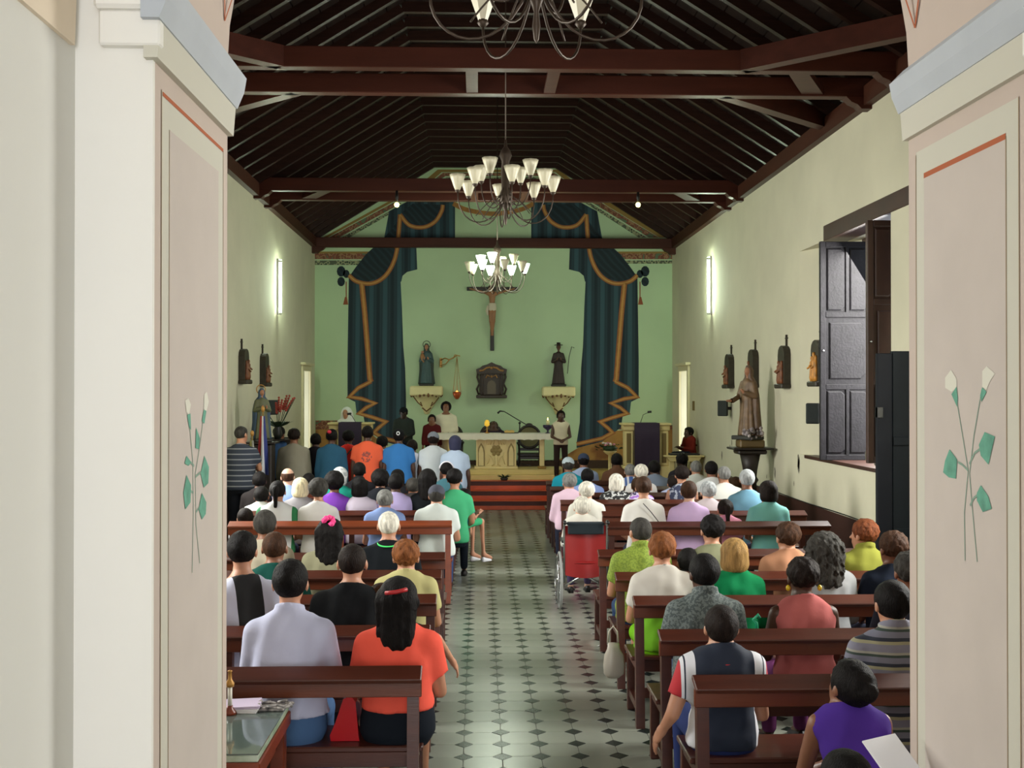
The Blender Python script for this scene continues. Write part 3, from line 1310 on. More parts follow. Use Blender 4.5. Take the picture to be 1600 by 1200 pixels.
M_panel_in = mat('panel_pink', (200, 189, 181), .8, var=.03)
M_stem = mat('paint_stem_green', (132, 158, 142), .85)
M_leafp = mat('paint_leaf_green', (98, 160, 138), .85, var=.2, vscale=20)
M_petal = mat('paint_petal_white', (222, 220, 206), .85)
M_pline = mat('paint_thin_brown', (150, 128, 100), .85)
for side, X, sx in (('l', XC - ARC_R, 1), ('r', XC + ARC_R, -1)):
    par = arch_nave
    ya, yb = Y0 + .085, Y1 - .075
    fr = MB()
    jpoly(fr, X, sx, [(ya, 0.2), (yb, 0.2), (yb, 3.235), (ya, 3.235)], .001)
    fr.build('painted_border', M_cream, par)
    pn = MB()
    jpoly(pn, X, sx, [(ya + .085, .3), (yb - .075, .3), (yb - .075, 3.13), (ya + .085, 3.13)], .0016)
    pn.build('painted_panel', M_panel_in, par)
    ln = MB()
    if side == 'l':
        jline(ln, X, sx, [(ya + .01, 3.225), (yb, 3.225)], .014)
    else:
        jline(ln, X, sx, [(ya + .085, 3.13), (yb - .075, 3.13)], .02)
    ln.build('painted_line', M_orange_line, par)
    ln = MB()
    jline(ln, X, sx, [(yb, 3.225), (yb, .2)], .006)
    jline(ln, X, sx, [(ya + .085, 3.13), (ya + .085, .3)], .006)
    jline(ln, X, sx, [(ya, 3.235), (ya, .2)], .006)
    ln.build('painted_line', M_pline, par)
    # flower spray
    fo = []
    if side == 'l':
        pxs = dict(stems=[[(299, 895), (301, 800), (300, 720), (294, 655)], [(311, 880), (305, 820), (304, 740), (312, 690), (318, 640)]],
                   leaves=[[(290, 742), (297, 758), (296, 785), (288, 796), (285, 770)], [(318, 712), (325, 730), (324, 755), (317, 762), (312, 740)],
                           [(314, 770), (321, 785), (320, 803), (314, 812), (309, 795)], [(305, 668), (311, 685), (309, 702), (304, 700)], [(290, 712), (297, 722), (293, 728), (287, 724)]],
                   buds=[[(291, 648), (296, 646), (297, 672), (294, 668)], [(317, 640), (321, 642), (318, 662), (314, 658)]],
                   petals=[[(288, 626), (293, 622), (297, 632), (294, 648), (290, 644)], [(318, 616), (322, 612), (325, 628), (321, 644), (317, 638)]],
                   stalks=[[(304, 745), (312, 738)], [(301, 770), (293, 765)], [(305, 800), (312, 790)], [(302, 728), (296, 722)]])
    else:
        pxs = dict(stems=[[(1509, 876), (1508, 800), (1514, 735), (1505, 680), (1495, 620)], [(1528, 878), (1520, 790), (1516, 740), (1523, 680), (1535, 610)]],
                   leaves=[[(1485, 702), (1497, 718), (1495, 748), (1484, 746), (1475, 738), (1478, 720)], [(1540, 675), (1556, 682), (1550, 708), (1546, 726), (1534, 712), (1531, 695)],
                           [(1534, 758), (1546, 776), (1551, 795), (1537, 800), (1528, 782), (1528, 770)]],
                   buds=[[(1488, 616), (1496, 604), (1498, 622), (1497, 636)], [(1536, 605), (1543, 612), (1535, 628), (1533, 618)]],
                   petals=[[(1478, 590), (1487, 578), (1496, 592), (1496, 606), (1488, 612), (1478, 606)], [(1536, 580), (1543, 572), (1556, 584), (1548, 596), (1542, 610), (1536, 604)]],
                   stalks=[[(1514, 735), (1505, 726), (1498, 722)], [(1516, 725), (1524, 708), (1532, 702)], [(1517, 790), (1523, 778), (1528, 774)]])
    spray = MB()
    for st in pxs['stems']:
        jline(spray, X, sx, [at_x(p[0], p[1], X) for p in st], .0052, .003)
    for st in pxs['stalks']:
        jline(spray, X, sx, [at_x(p[0], p[1], X) for p in st], .009, .0032)
    o = spray.build('painted_stem', M_stem, par)
    for nm, m, k, lf in (('painted_leaf', M_leafp, 'leaves', .0036), ('painted_bud', M_leafp, 'buds', .0036), ('painted_petal', M_petal, 'petals', .003)):
        for L_ in pxs[k]:
            q = MB()
            jpoly(q, X, sx, [at_x(p[0], p[1], X) for p in L_], lf)
            q.build(nm, m, par)
    # pointed orange outline on the arch soffit
    so = MB()
    rr = ARC_R - .003
    def sof(y, ang):
        a = math.radians(ang)
        return (XC + sx * -1 * rr * math.cos(a) * 1.0, y, SPR + rr * math.sin(a))
    def sline(mb, pts, w=.006):
        for a, b in zip(pts[:-1], pts[1:]):
            A, B = Vector(sof(*a)), Vector(sof(*b))
            d = (B - A).normalized()
            a0 = math.radians((a[1] + b[1]) / 2)
            nr = Vector((sx * math.cos(a0), 0, -math.sin(a0)))
            sd = d.cross(nr).normalized() * w
            mb.poly([A + sd, B + sd, B - sd, A - sd])
    sline(so, [(Y1 - .09, 6.0), (Y1 - .32, 17)])
    sline(so, [(Y1 - .09, 6.0), (Y1 - .09, 30)])
    so.build('painted_line', M_orange_line, par)

# ------------------------------------------------------------------ ceiling
ZF = 7.47
FX0, FX1 = -1.0, 1.75
ceil = struct(MB().prism([(XL - .6, 5.72), (XL - .6, 5.95), (FX0, 7.86), (FX1, 7.86), (XR + .6, 5.95), (XR + .6, 5.72), (FX1, ZF + .2), (FX0, ZF + .2)], Y1 - .1, YB + .3, 'xz').build('ceiling', M_wood_board))
sl_l = (FX0 - XL) 
NR = 35
rl = MB()
def slope_rafter(xa, za, xb, zb, w, h):
    """a sloping beam in the XZ plane, width w along y"""
    d = Vector((xb - xa, zb - za)).normalized()
    nn = Vector((-d.y, d.x))
    if nn.y < 0:
        nn = -nn
    mb = MB()
    mb.prism([(xa, za), (xb, zb), (xb + nn.x * h, zb + nn.y * h), (xa + nn.x * h, za + nn.y * h)], -w / 2, w / 2, 'xz')
    return mb
ra = slope_rafter(XL - .05, 5.72, FX0 - .02, ZF, .085, .15)
rb_ = slope_rafter(XR + .05, 5.72, FX1 + .02, ZF, .085, .15)
rc = MB().box(FX0 - .05, FX1 + .05, -.042, .042, ZF, ZF + .14)
meshes = []
for mb in (ra, rb_, rc):
    o = mb.build('rafter', M_wood_dk)
    meshes.append(o.data)
    bpy.data.objects.remove(o)
y = Y1 + .35
while y < YB - .1:
    for k, me in enumerate(meshes):
        linked('rafter' if k < 2 else 'ceiling_joist', me, ceil, (0, y, 0))
    y += .6
# boards above the rafters
nb = 12
for k in range(nb):
    for (xa, za, xb, zb) in ((XL - .1, 5.86, FX0, ZF + .15), (XR + .1, 5.86, FX1, ZF + .15)):
        t0, t1 = k / nb, (k + 1) / nb - .006
        m_ = MB()
        A = (xa + (xb - xa) * t0, za + (zb - za) * t0)
        B = (xa + (xb - xa) * t1, za + (zb - za) * t1)
        m_.prism([A, B, (B[0], B[1] + .03), (A[0], A[1] + .03)], Y1, YB, 'xz')
        m_.build('roof_board', M_wood_board, ceil)
for k in range(11):
    x0 = FX0 + (FX1 - FX0) * k / 11
    MB().box(x0, x0 + (FX1 - FX0) / 11 - .008, Y1, YB, ZF + .14, ZF + .165).build('roof_board', M_wood_board, ceil)
# wall plates
M_plate = mat('wall_plate_brown', (66, 36, 24), .5, spec=.2, var=.2, vscale=1.5, stretch=(4, .4, 4))
for nm, x0, x1 in (('trim_10', XR - .1, XR + .1), ('trim_11', XL - .1, XL + .1)):
    mb = MB()
    mb.box(x0, x1, Y1, YB, 5.6, 5.74)
    xs = -1 if x0 > 0 else 1
    mb.box(min(x0, x0 + (.1 if xs > 0 else 0)), x1, Y1, YB, 5.74, 5.82)
    struct(mb.build(nm, M_plate))

# paired tie beams with corbels, spacers and corner braces
def tie_pair(yc, gap, single=False, braces=True):
    t = empty('tie_beam', (XC, yc, 5.7))
    zb, h = 5.70, .22
    ys = [0] if single else [-gap / 2, gap / 2]
    for y in ys:
        mb = MB().box(XL - XC, XR - XC, y - .075, y + .075, 0, h, ch=.008)
        mb.build('beam', M_wood_beam, t)
        for s, xw in ((-1, XL - XC), (1, XR - XC)):
            c = MB()
            xi = xw - s * .30
            pr_ = [(xw, -.14), (xw - s * .12, -.14), (xw - s * .17, -.09), (xw - s * .24, -.06), (xw - s * .30, 0), (xw, 0)]
            c.prism(pr_, y - .08, y + .08, 'xz')
            c.build('corbel', M_wood_beam, t)
    if not single:
        for sx in (-.44, .44):
            mb = MB().box(sx - .065, sx + .065, -gap / 2 + .075, gap / 2 - .075, .005, .05)
            mb.build('spacer', M_wood_beam, t)
        for s in (-1, 1):
            x = s * 3.1 + .05
            mb = MB().prism([(x - .2 * s, -gap / 2 + .07), (x + .02 * s, -gap / 2 + .07), (x + .45 * s, gap / 2 - .07), (x + .2 * s, gap / 2 - .07)], .02, .1, 'xy')
            mb.build('spacer', M_wood_beam, t)
    if braces:
        for s in (-1, 1):
            for yy, d in ((-gap / 2 - .02, -1), (gap / 2 + .02, 1)):
                xa, xb = s * 2.45, s * 4.1
                ya, yb2 = yy, yy + d * 1.45
                dv = Vector((xb - xa, yb2 - ya)).normalized()
                n2 = Vector((-dv.y, dv.x)) * .075
                P = [(xa + n2.x, ya + n2.y), (xb + n2.x, yb2 + n2.y), (xb - n2.x, yb2 - n2.y), (xa - n2.x, ya - n2.y)]
                mb = MB().prism(P, .0, .22, 'xy')
                mb.build('corner_brace', M_wood_beam, t)
    return t


tb = []
for yc, gap, sg, br, lb in ((5.1, .95, False, False, 'paired dark red tie beams spanning the nave nearest the entrance arch, largely above view'),
                            (11.95, .97, False, True, 'paired red-brown tie beams across the nave nearest the viewer with two short spacers'),
                            (18.95, .9, False, False, 'dark paired tie beams across the nave behind the unlit chandelier, two yellow bulbs under them'),
                            (24.9, 0, True, False, 'single dark tie beam set close against the green back wall')):
    t = tie_pair(yc, gap, sg, br)
    if sg:
        t.location.z = 5.6
    tag(t, lb, 'beam', 'tie beams of the roof')
    t['kind'] = 'structure'
    tb.append(t)

# ------------------------------------------------------------------ mural, sanctuary and wall fittings
def wp(px, py, off=.003):
    x, z = at_y(px, py, YB - off)
    return (x, YB - off, z)


def wpoly(mb, pts, off=.003):
    mb.poly([wp(a, b, off) for a, b in pts])


def mir(pts):
    return [(1541 - x, y) for x, y in pts]


M_drape = ramp_mat('mural_drape', 'folds', [((18, 34, 44), 0.0), ((34, 58, 68), .35), ((24, 44, 54), .6), ((48, 78, 88), .9)], scale=1.0, axis='X', hard=False, stretch=(1, 1, .1))
M_drape_dk = ramp_mat('mural_drape_dark', 'folds', [((16, 32, 40), 0.0), ((26, 48, 58), .5), ((14, 28, 36), 1.0)], scale=1.8, axis='DIAGONAL', hard=False)
M_trim1 = mat('mural_gold', (160, 112, 58), .8, var=.2, vscale=8)
M_trim2 = mat('mural_gold_light', (190, 142, 78), .8)
M_trim3 = mat('mural_rust', (140, 76, 46), .8)


def ribbon(mb, pts, w, off):
    P = [Vector((p[0], p[1])) for p in pts]
    L_, R_ = [], []
    for i, p in enumerate(P):
        a = P[max(i - 1, 0)]
        b = P[min(i + 1, len(P) - 1)]
        d1 = (p - a) if i > 0 else (b - p)
        d2 = (b - p) if i < len(P) - 1 else (p - a)
        n1 = Vector((-d1.y, d1.x)).normalized()
        n2 = Vector((-d2.y, d2.x)).normalized()
        m = (n1 + n2)
        if m.length < .35:
            m = n1 * .35
        m.normalize()
        k = 1 / max(.55, m.dot(n1))
        L_.append(p + m * w / 2 * k)
        R_.append(p - m * w / 2 * k)
    for i in range(len(P) - 1):
        wpoly(mb, [tuple(L_[i]), tuple(L_[i + 1]), tuple(R_[i + 1]), tuple(R_[i])], off)


def curve2(pts, n=8):
    """Catmull-Rom through 2-D points"""
    P = [Vector(p) for p in pts]
    out = []
    for i in range(len(P) - 1):
        p0, p1, p2, p3 = P[max(i - 1, 0)], P[i], P[i + 1], P[min(i + 2, len(P) - 1)]
        for k in range(n):
            t = k / n
            out.append(tuple(.5 * ((2 * p1) + (p2 - p0) * t + (2 * p0 - 5 * p1 + 4 * p2 - p3) * t * t + (3 * p1 - p0 - 3 * p2 + p3) * t ** 3)))
    out.append(tuple(P[-1]))
    return out


for side in (0, 1):
    fx = (lambda p: p) if side == 0 else mir
    root = empty('painted_curtain', wp(590 if side == 0 else 951, 560, .0))
    tag(root, 'painted blue-green curtain mural with zigzag gold hem, %s of the crucifix' % ('left' if side == 0 else 'right'), 'mural', 'curtains painted on the back wall')
    root['kind'] = 'structure'
    inv = root.location.copy()

    def fin(mb, nm, m):
        mb.v = [(p[0] - inv.x, p[1] - inv.y, p[2] - inv.z) for p in mb.v]
        return mb.build(nm, m, root)
    b = MB()
    wpoly(b, fx([(545, 434), (627, 420), (626, 440), (628, 480), (630, 540), (543, 560)]), .004)
    wpoly(b, fx([(543, 560), (630, 540), (633, 575), (634, 610), (635, 660), (640, 692), (600, 690), (571, 668), (568, 650), (557, 645), (555, 628), (543, 622)]), .004)
    wpoly(b, fx([(600, 690), (640, 692), (640, 700)]), .004)
    wpoly(b, fx([(600, 372), (650, 372), (652, 421), (636, 425), (629, 431), (627, 440), (600, 440)]), .0048)
    wpoly(b, fx([(608, 330), (638, 314), (711, 314), (711, 373), (600, 373)]), .0044)
    fin(b, 'drape', M_drape)
    b = MB()
    wpoly(b, fx([(545, 433)] + [(557, 416), (572, 397), (600, 372), (622, 345), (626, 375), (619, 405), (603, 428), (575, 440)]), .006)
    wpoly(b, fx([(628, 332), (645, 318), (692, 320), (690, 335), (680, 350), (656, 354), (638, 348)]), .006)
    fin(b, 'swag', M_drape_dk)
    for w, m, off, nm in ((8.5, M_trim3, .008, 'gold_trim'), (6.2, M_trim1, .010, 'gold_trim'), (2.2, M_trim2, .012, 'gold_trim')):
        b = MB()
        ribbon(b, fx(curve2([(545, 430), (558, 440), (580, 443), (600, 433), (614, 412), (621, 385), (625, 335)])), w * .8, off)
        ribbon(b, fx(curve2([(625, 335), (640, 352), (662, 355), (680, 346), (690, 330), (692, 320)])), w * .75, off)
        ribbon(b, fx([(565, 441), (570, 490), (578, 592), (580, 597)]), w, off)
        ribbon(b, fx([(580, 596), (560, 606), (546, 620), (565, 623), (586, 630), (572, 637), (561, 646), (582, 652), (603, 659), (592, 668), (584, 676), (600, 685), (640, 694)]), w * .75, off)
        fin(b, nm, m)
    # bow rosette and tassel
    b = MB()
    for cx_, cy_, r in ((533, 424, 8.5), (541, 428, 6.5), (533, 440, 7.5)):
        wpoly(b, fx([(cx_ + r * .8 * math.cos(a), cy_ + r * math.sin(a)) for a in np.linspace(0, 2 * math.pi, 11)[:-1]]), .009)
    fin(b, 'rosette', M_drape_dk)
    b = MB()
    ribbon(b, fx([(541, 440), (541, 465)]), 1.6, .008)
    wpoly(b, fx([(539, 464), (542, 464), (544, 476), (536, 476)]), .009)
    fin(b, 'tassel', M_trim3)
# middle swag
root = empty('painted_swag', wp(771, 335, 0))
tag(root, 'thin painted gold swag joining the two painted curtains behind the unlit chandelier', 'mural')
root['kind'] = 'structure'
inv = root.location.copy()
b = MB()
ribbon(b, curve2([(708, 318), (730, 328), (771, 334), (812, 328), (834, 318)]), 7, .006)
b.v = [(p[0] - inv.x, p[1] - inv.y, p[2] - inv.z) for p in b.v]
b.build('gold_trim', M_trim1, root)

# painted borders and dado on the back wall
M_bord_red = ramp_mat('border_pattern', 'floral', [((112, 66, 50), 0), ((150, 116, 84), .42), ((126, 72, 58), .5), ((92, 110, 84), .6)], scale=9, rough=.85)
M_bord_key = ramp_mat('border_key', 'cells', [((60, 76, 62), 0), ((150, 154, 120), .3), ((84, 92, 74), .55)], scale=12, rough=.85)
M_bord_gold = mat('border_gold', (140, 112, 58), .85)


def bordstrip(nm, quads):
    for pts, m in quads:
        b = MB()
        wpoly(b, pts, .0025)
        b.build(nm, m, wb)


bordstrip('painted_border', [
    ([(492, 393), (576, 393), (576, 396), (492, 396)], M_bord_gold), ([(492, 396), (574, 396), (570, 405), (492, 405)], M_bord_red), ([(492, 407), (568, 407), (560, 414), (492, 414)], M_bord_key),
    ([(956, 393), (1051, 393), (1051, 396), (956, 396)], M_bord_gold), ([(960, 396), (1051, 396), (1051, 405), (966, 405)], M_bord_red), ([(968, 407), (1051, 407), (1051, 412), (975, 412)], M_bord_key),
    ([(505, 371), (612, 312), (640, 300), (640, 303), (613, 316), (512, 371)], M_bord_gold),
    ([(514, 371), (614, 317), (628, 317), (530, 371)], M_bord_red), ([(534, 371), (632, 317), (640, 317), (546, 371)], M_bord_key),
    ([(1040, 371), (952, 316), (930, 303), (930, 306), (946, 320), (1030, 371)], M_bord_gold),
    ([(1029, 371), (940, 317), (926, 317), (1014, 371)], M_bord_red), ([(1010, 371), (922, 317), (914, 317), (998, 371)], M_bord_key),
    ([(660, 285), (684, 265), (874, 265), (898, 285), (888, 285), (868, 269), (690, 269), (672, 285)], M_bord_gold),
    ([(674, 284), (692, 270), (866, 270), (886, 284), (878, 284), (862, 275), (696, 275), (684, 284)], M_bord_red),
    ([(686, 285), (698, 277), (860, 277), (876, 285)], M_bord_key)])
M_ochre = ramp_mat('dado_ochre', 'floral', [((150, 110, 56), 0), ((168, 126, 66), .45), ((128, 84, 44), .62)], scale=3, hard=False)
M_brown = mat('dado_base_brown', (62, 42, 28), .8)
bordstrip('painted_dado', [([(872, 720), (640, 694), (640, 720)][::-1], M_green), ([(872, 719), (1000, 719), (1000, 671), (945, 674)], M_ochre),
                           ([(1000, 671), (1000, 719), (1051, 719), (1051, 671)], M_ochre), ([(493, 671), (493, 719), (600, 719), (600, 694), (571, 671)], M_ochre)])
bordstrip('painted_border', [([(493, 657), (540, 657), (540, 671), (493, 671)], M_bord_red), ([(955, 664), (1051, 664), (1051, 671), (948, 671)], M_bord_red),
                             ([(493, 719), (1051, 719), (1051, 734), (493, 734)], M_brown)])
# corner pilaster lines of the sanctuary walls: green returns
# ------------------------------------------------------------------ platform and steps
M_plat = mat('platform_ochre', (176, 150, 84), .45, var=.08)
plat = struct(MB().box(XL, XR, 22.0, YB, 0, .51, ch=0).build('floor_platform', M_plat))
M_riser = mat('step_dark_red', (72, 26, 18), .5, var=.2)
M_nose = mat('step_orange_red', (196, 80, 42), .4, var=.15)
for k in range(3):
    y0 = 21.1 + .3 * k
    st = MB().box(XL, XR, y0, 22.0, .17 * k, .17 * (k + 1)).build('trim_%d' % (12 + k), M_riser)
    struct(st)
    MB().box(-1.6, 2.4, y0 - .012, y0, .17 * k + .005, .17 * k + .085, ch=.004).build('carpet_strip', M_nose, st)
    MB().box(-1.6, 2.4, y0 - .015, y0 + .3, .17 * (k + 1), .17 * (k + 1) + .006, ch=.002).build('tread', M_nose, st)
M_dais = mat('dais_cream', (214, 190, 124), .5, var=.05)
dais = empty('altar_dais', (.36, 22.6, .51))
tag(dais, 'low cream stepped dais under the white-clothed altar', 'dais')
MB().box(-1.18, 1.18, -.58, .6, 0, .10, ch=.006).build('lower_step', M_dais, dais)
MB().box(-1.4, 1.4, -.45, .6, .10, .195, ch=.006).build('upper_step', M_dais, dais)

# ------------------------------------------------------------------ altar
DZ = .705
alt = empty('altar', (.36, 22.55, DZ))
tag(alt, 'long cream altar table with a carved gothic front on the dais', 'altar')
M_altar = mat('altar_cream', (228, 208, 152), .5, var=.05)
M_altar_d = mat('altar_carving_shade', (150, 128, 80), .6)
MB().box(-1.2, 1.2, -.2, .35, .66, .72, ch=.01).build('tabletop', M_altar, alt)
body = MB().box(-.41, .41, -.12, .22, .04, .66, ch=.008)
body.box(-.45, .45, -.15, .25, 0, .05, ch=.008)
body.build('pedestal', M_altar, alt)


def gothic(cx_, w, z0, z1):
    h = z1 - z0
    pts = [(cx_ - w / 2, z0), (cx_ + w / 2, z0), (cx_ + w / 2, z0 + h * .62)]
    pts += [(cx_ + w * .36, z0 + h * .82), (cx_, z1), (cx_ - w * .36, z0 + h * .82), (cx_ - w / 2, z0 + h * .62)]
    return pts


for sx in (-1, 1):
    o = MB().prism(gothic(sx * .31, .15, .06, .54), -.135, -.12, 'xz').build('arched_panel', M_altar_d, alt)
    MB().prism(gothic(sx * .31, .10, .07, .49), -.142, -.134, 'xz').build('inner_panel', M_altar, o)
    MB().box(sx * .395 - .018, sx * .395 + .018, -.15, -.12, .05, .64, ch=.005).build('colonnette', M_altar, alt)
    MB().box(sx * .215 - .012, sx * .215 + .012, -.145, -.12, .05, .64, ch=.004).build('colonnette', M_altar, alt)
em = MB()
for a in range(6):
    an = math.radians(60 * a)
    em.sphere((.075 * math.cos(an), -.13, .38 + .075 * math.sin(an)), .048, 10, 0, (1, .35, 1))
em.sphere((0, -.13, .38), .05, 10, 0, (1, .5, 1))
em.build('carved_rosette', M_altar_d, alt)
em = MB()
for s in (-1, 1):
    em.tube([(s * .15, -.13, .30), (s * .08, -.135, .24), (s * .04, -.135, .1), (s * .09, -.13, .06)], .014, 6)
    em.tube([(s * .18, -.13, .1), (s * .14, -.135, .22), (s * .16, -.13, .34)], .010, 6)
    for q in (.06, .12, .17):
        em.tube([(s * q, -.128, .5), (s * q * .6, -.134, .58), (s * q * .9, -.128, .645)], .009, 6)
em.box(-.03, .03, -.14, -.12, .06, .3, ch=.006)
em.build('carved_foliage', M_altar, alt)
for sx in (-1, 1):
    for yy in (-.05,):
        c = MB().box(sx * .95 - .05, sx * .95 + .05, yy - .05, yy + .05, .05, .62, ch=.012)
        c.box(sx * .95 - .075, sx * .95 + .075, yy - .075, yy + .075, .6, .66, ch=.01)
        c.build('column', M_altar, alt)
        MB().box(sx * .95 - .085, sx * .95 + .085, yy - .085, yy + .085, 0, .055, ch=.01).build('column_base', mat('column_base_gold', (140, 108, 48), .5), alt)
M_cloth_w = mat('altar_cloth_white', (232, 228, 212), .85, bump=.2, bscale=30)
cl = MB()
cl.box(-1.235, 1.235, -.23, .38, .722, .732, ch=.003)
n = 60
vs_, fs = [], []
for i in range(n + 1):
    x = -1.235 + 2.47 * i / n
    yy = -.232 - .006 * math.sin(i * 1.1)
    for z in (.732, .66, .60 + .012 * abs(math.sin(i * math.pi / 4))):
        vs_.append((x, yy - (.006 * math.sin(i * 1.7) if z < .7 else 0), z))
for i in range(n):
    for j in range(2):
        a = i * 3 + j
        fs.append((a, a + 1, a + 4, a + 3))
cl.add(vs_, fs, 0, True)
for sx in (-1, 1):
    vs_, fs = [], []
    zs_ = .14 if sx > 0 else .2
    for i in range(13):
        yy = -.232 + .61 * i / 12
        for z in (.732, .45, zs_):
            vs_.append((sx * (1.237 + (.008 * math.sin(i * 1.4) if z < .7 else 0)), yy, z))
    for i in range(12):
        for j in range(2):
            a = i * 3 + j
            fs.append((a, a + 1, a + 4, a + 3))
    cl.add(vs_, fs, 0, True)
o = cl.build('altar_cloth', M_cloth_w, None, (.36, 22.55, DZ))
tag(o, 'long white lace-edged cloth draped over the altar table', 'tablecloth')
AZ = DZ + .734


def on_altar(px):
    return at_y(px, 680, 22.5)[0]


def candle_stand(px, h, lab, holder):
    x = on_altar(px)
    t = empty('candlestick', (x, 22.5, AZ))
    tag(t, lab, 'candle')
    if holder == 'gold':
        MB().lathe([(.05, 0), (.045, .012), (.015, .03), (.012, .12), (.02, .14)], seg=14).build('stem', M_gold, t)
        MB().lathe([(.02, .14), (.055, .17), (.05, .235), (.03, .27), (.0, .28)], seg=14).build('globe', mat('candle_glass_yellow', (220, 176, 60), .2, emit=(230, 180, 60), estr=.6), t)
    else:
        MB().lathe([(.07, 0), (.02, .02), (.02, .06), (.1, .12), (.1, .17), (.04, .17)], seg=14).build('bowl', mat('bowl_purple', (48, 34, 66), .4), t)
        f = MB().lathe([(.03, .17), (.035, .26), (.0, .262)], seg=12).build('candle', mat('candle_wax', (232, 226, 170), .6), t)
        MB().lathe([(.0, .262), (.012, .285), (0, .33)], seg=8).build('flame', mat('flame', (255, 220, 120), .5, emit=(255, 214, 120), estr=9), t)
    return t


candle_stand(761, .28, 'gold candlestick with a yellow globe standing left of centre on the altar', 'gold')
candle_stand(856, .28, 'lit thick candle in a dark purple bowl at the right end of the altar', 'bowl')
bk = empty('missal', (on_altar(796), 22.55, AZ))
tag(bk, 'open book with gilt page edges on a dark stand lying on the altar', 'book')
MB().box(-.17, .19, -.1, .16, 0, .012, ch=.003).build('stand', mat('missal_stand', (48, 26, 20), .5), bk)
MB().prism([(-.1, .013), (.1, .013), (.1, .05), (.05, .065), (0, .05), (-.05, .065), (-.1, .05)], -.09, .13, 'xz').build('pages', mat('page_gilt', (206, 172, 96), .5), bk)

# microphone stand
def mic_stand(px, pyt, Y, zb, lab):
    x, z = at_y(px, pyt, Y)
    t = empty('microphone_stand', (x, Y, zb))
    tag(t, lab, 'stand')
    h = z - zb
    MB().tube([(0, 0, .02), (0, 0, h)], .012, 8).build('pole', M_black, t)
    x2, z2 = at_y(788, 643, Y)
    x3, z3 = at_y(823, 664, Y)
    MB().tube([(x2 - x, 0, z2 - zb), (x3 - x, 0, z3 - zb)], .010, 8).build('boom', M_black, t)
    MB().tube([(x2 - x - .14, -.02, z2 - zb - .035), (x2 - x - .09, 0, z2 - zb + .01), (x2 - x, 0, z2 - zb)], [.024, .018, .01], 10).build('microphone', M_black, t)
    MB().sphere((0, 0, h), .028, 10).build('clamp', M_black, t)
    for k in range(3):
        a = k * 2.094 + .4
        MB().tube([(0, 0, .06), (.26 * math.cos(a), .26 * math.sin(a), .01)], .009, 6).build('leg', M_black, t)


mic_stand(812, 661, 23.15, .71, 'black microphone stand with a long boom reaching over the altar')


# carved dark armchairs behind the altar
def armchair(X, Y, zb, lab, rot=0.0, s=1.0, grp='dark carved armchairs of the sanctuary'):
    M_c = mat('chair_carved_dark', (34, 24, 18), .35, var=.2)
    M_cane = mat('chair_cane', (104, 96, 62), .7, bump=.5, bscale=120)
    t = empty('armchair', (X, Y, zb), rot)
    tag(t, lab, 'chair', grp)
    for sx in (-1, 1):
        MB().tube([(sx * .24, -.2, 0), (sx * .25, -.21, .25), (sx * .24, -.2, .43), (sx * .245, -.2, .66)], [.02, .028, .022, .024], 8).build('leg', M_c, t)
        MB().tube([(sx * .22, .22, 0), (sx * .22, .21, .45), (sx * .23, .26, .85)], [.022, .024, .02], 8).build('leg', M_c, t)
        MB().tube([(sx * .245, -.24, .66), (sx * .27, -.05, .68), (sx * .24, .22, .68)], [.03, .022, .022], 8).build('armrest', M_c, t)
    MB().box(-.27, .27, -.23, .24, .40, .46, ch=.015).build('seat', M_c, t)
    MB().box(-.25, .25, -.22, -.19, .34, .40, ch=.008).build('apron', M_c, t)
    MB().box(-.24, .24, .2, .23, .50, .56, ch=.01).build('crossbar', M_c, t)
    ring = [(.24 * math.cos(a), .24 + .06 * math.sin(a), .80 + .24 * math.sin(a)) for a in np.linspace(0, 2 * math.pi, 25)[:-1]]
    MB().tube(ring, .03, 8, closed=True).build('backrest_frame', M_c, t)
    cs_ = MB()
    cs_.add([(.22 * math.cos(a), .24 + .055 * math.sin(a), .80 + .22 * math.sin(a)) for a in np.linspace(0, 2 * math.pi, 25)[:-1]], [tuple(range(24))])
    cs_.build('cane_back', M_cane, t)
    MB().sphere((0, .3, 1.06), .05, 10, 0, (1.6, .5, .8)).build('crest', M_c, t)
    t.scale = (s, s, s)
    return t


x, z = at_y(828, 700, 23.5)
armchair(x, 23.55, .51, 'dark carved armchair with an oval cane back behind the right half of the altar', rot=0)
x, z = at_y(705, 700, 23.9)
armchair(x, 23.9, .51, 'dark carved armchair half hidden behind the cream-robed person at the altar', rot=0)
x, z = at_y(768, 700, 24.0)
armchair(x, 24.1, .51, 'dark carved armchair behind the bowed dark-haired person at the middle of the altar', rot=0)
x, z = at_y(1086, 700, 22.6)
armchair(x, 22.7, .51, 'dark armchair under the seated person in dark red by the right wall', rot=math.radians(-110))


# ------------------------------------------------------------------ lecterns
M_lect = mat('lectern_cream', (220, 202, 142), .5, var=.05)
M_purple = mat('purple_cloth', (44, 30, 52), .85, bump=.2, bscale=20)


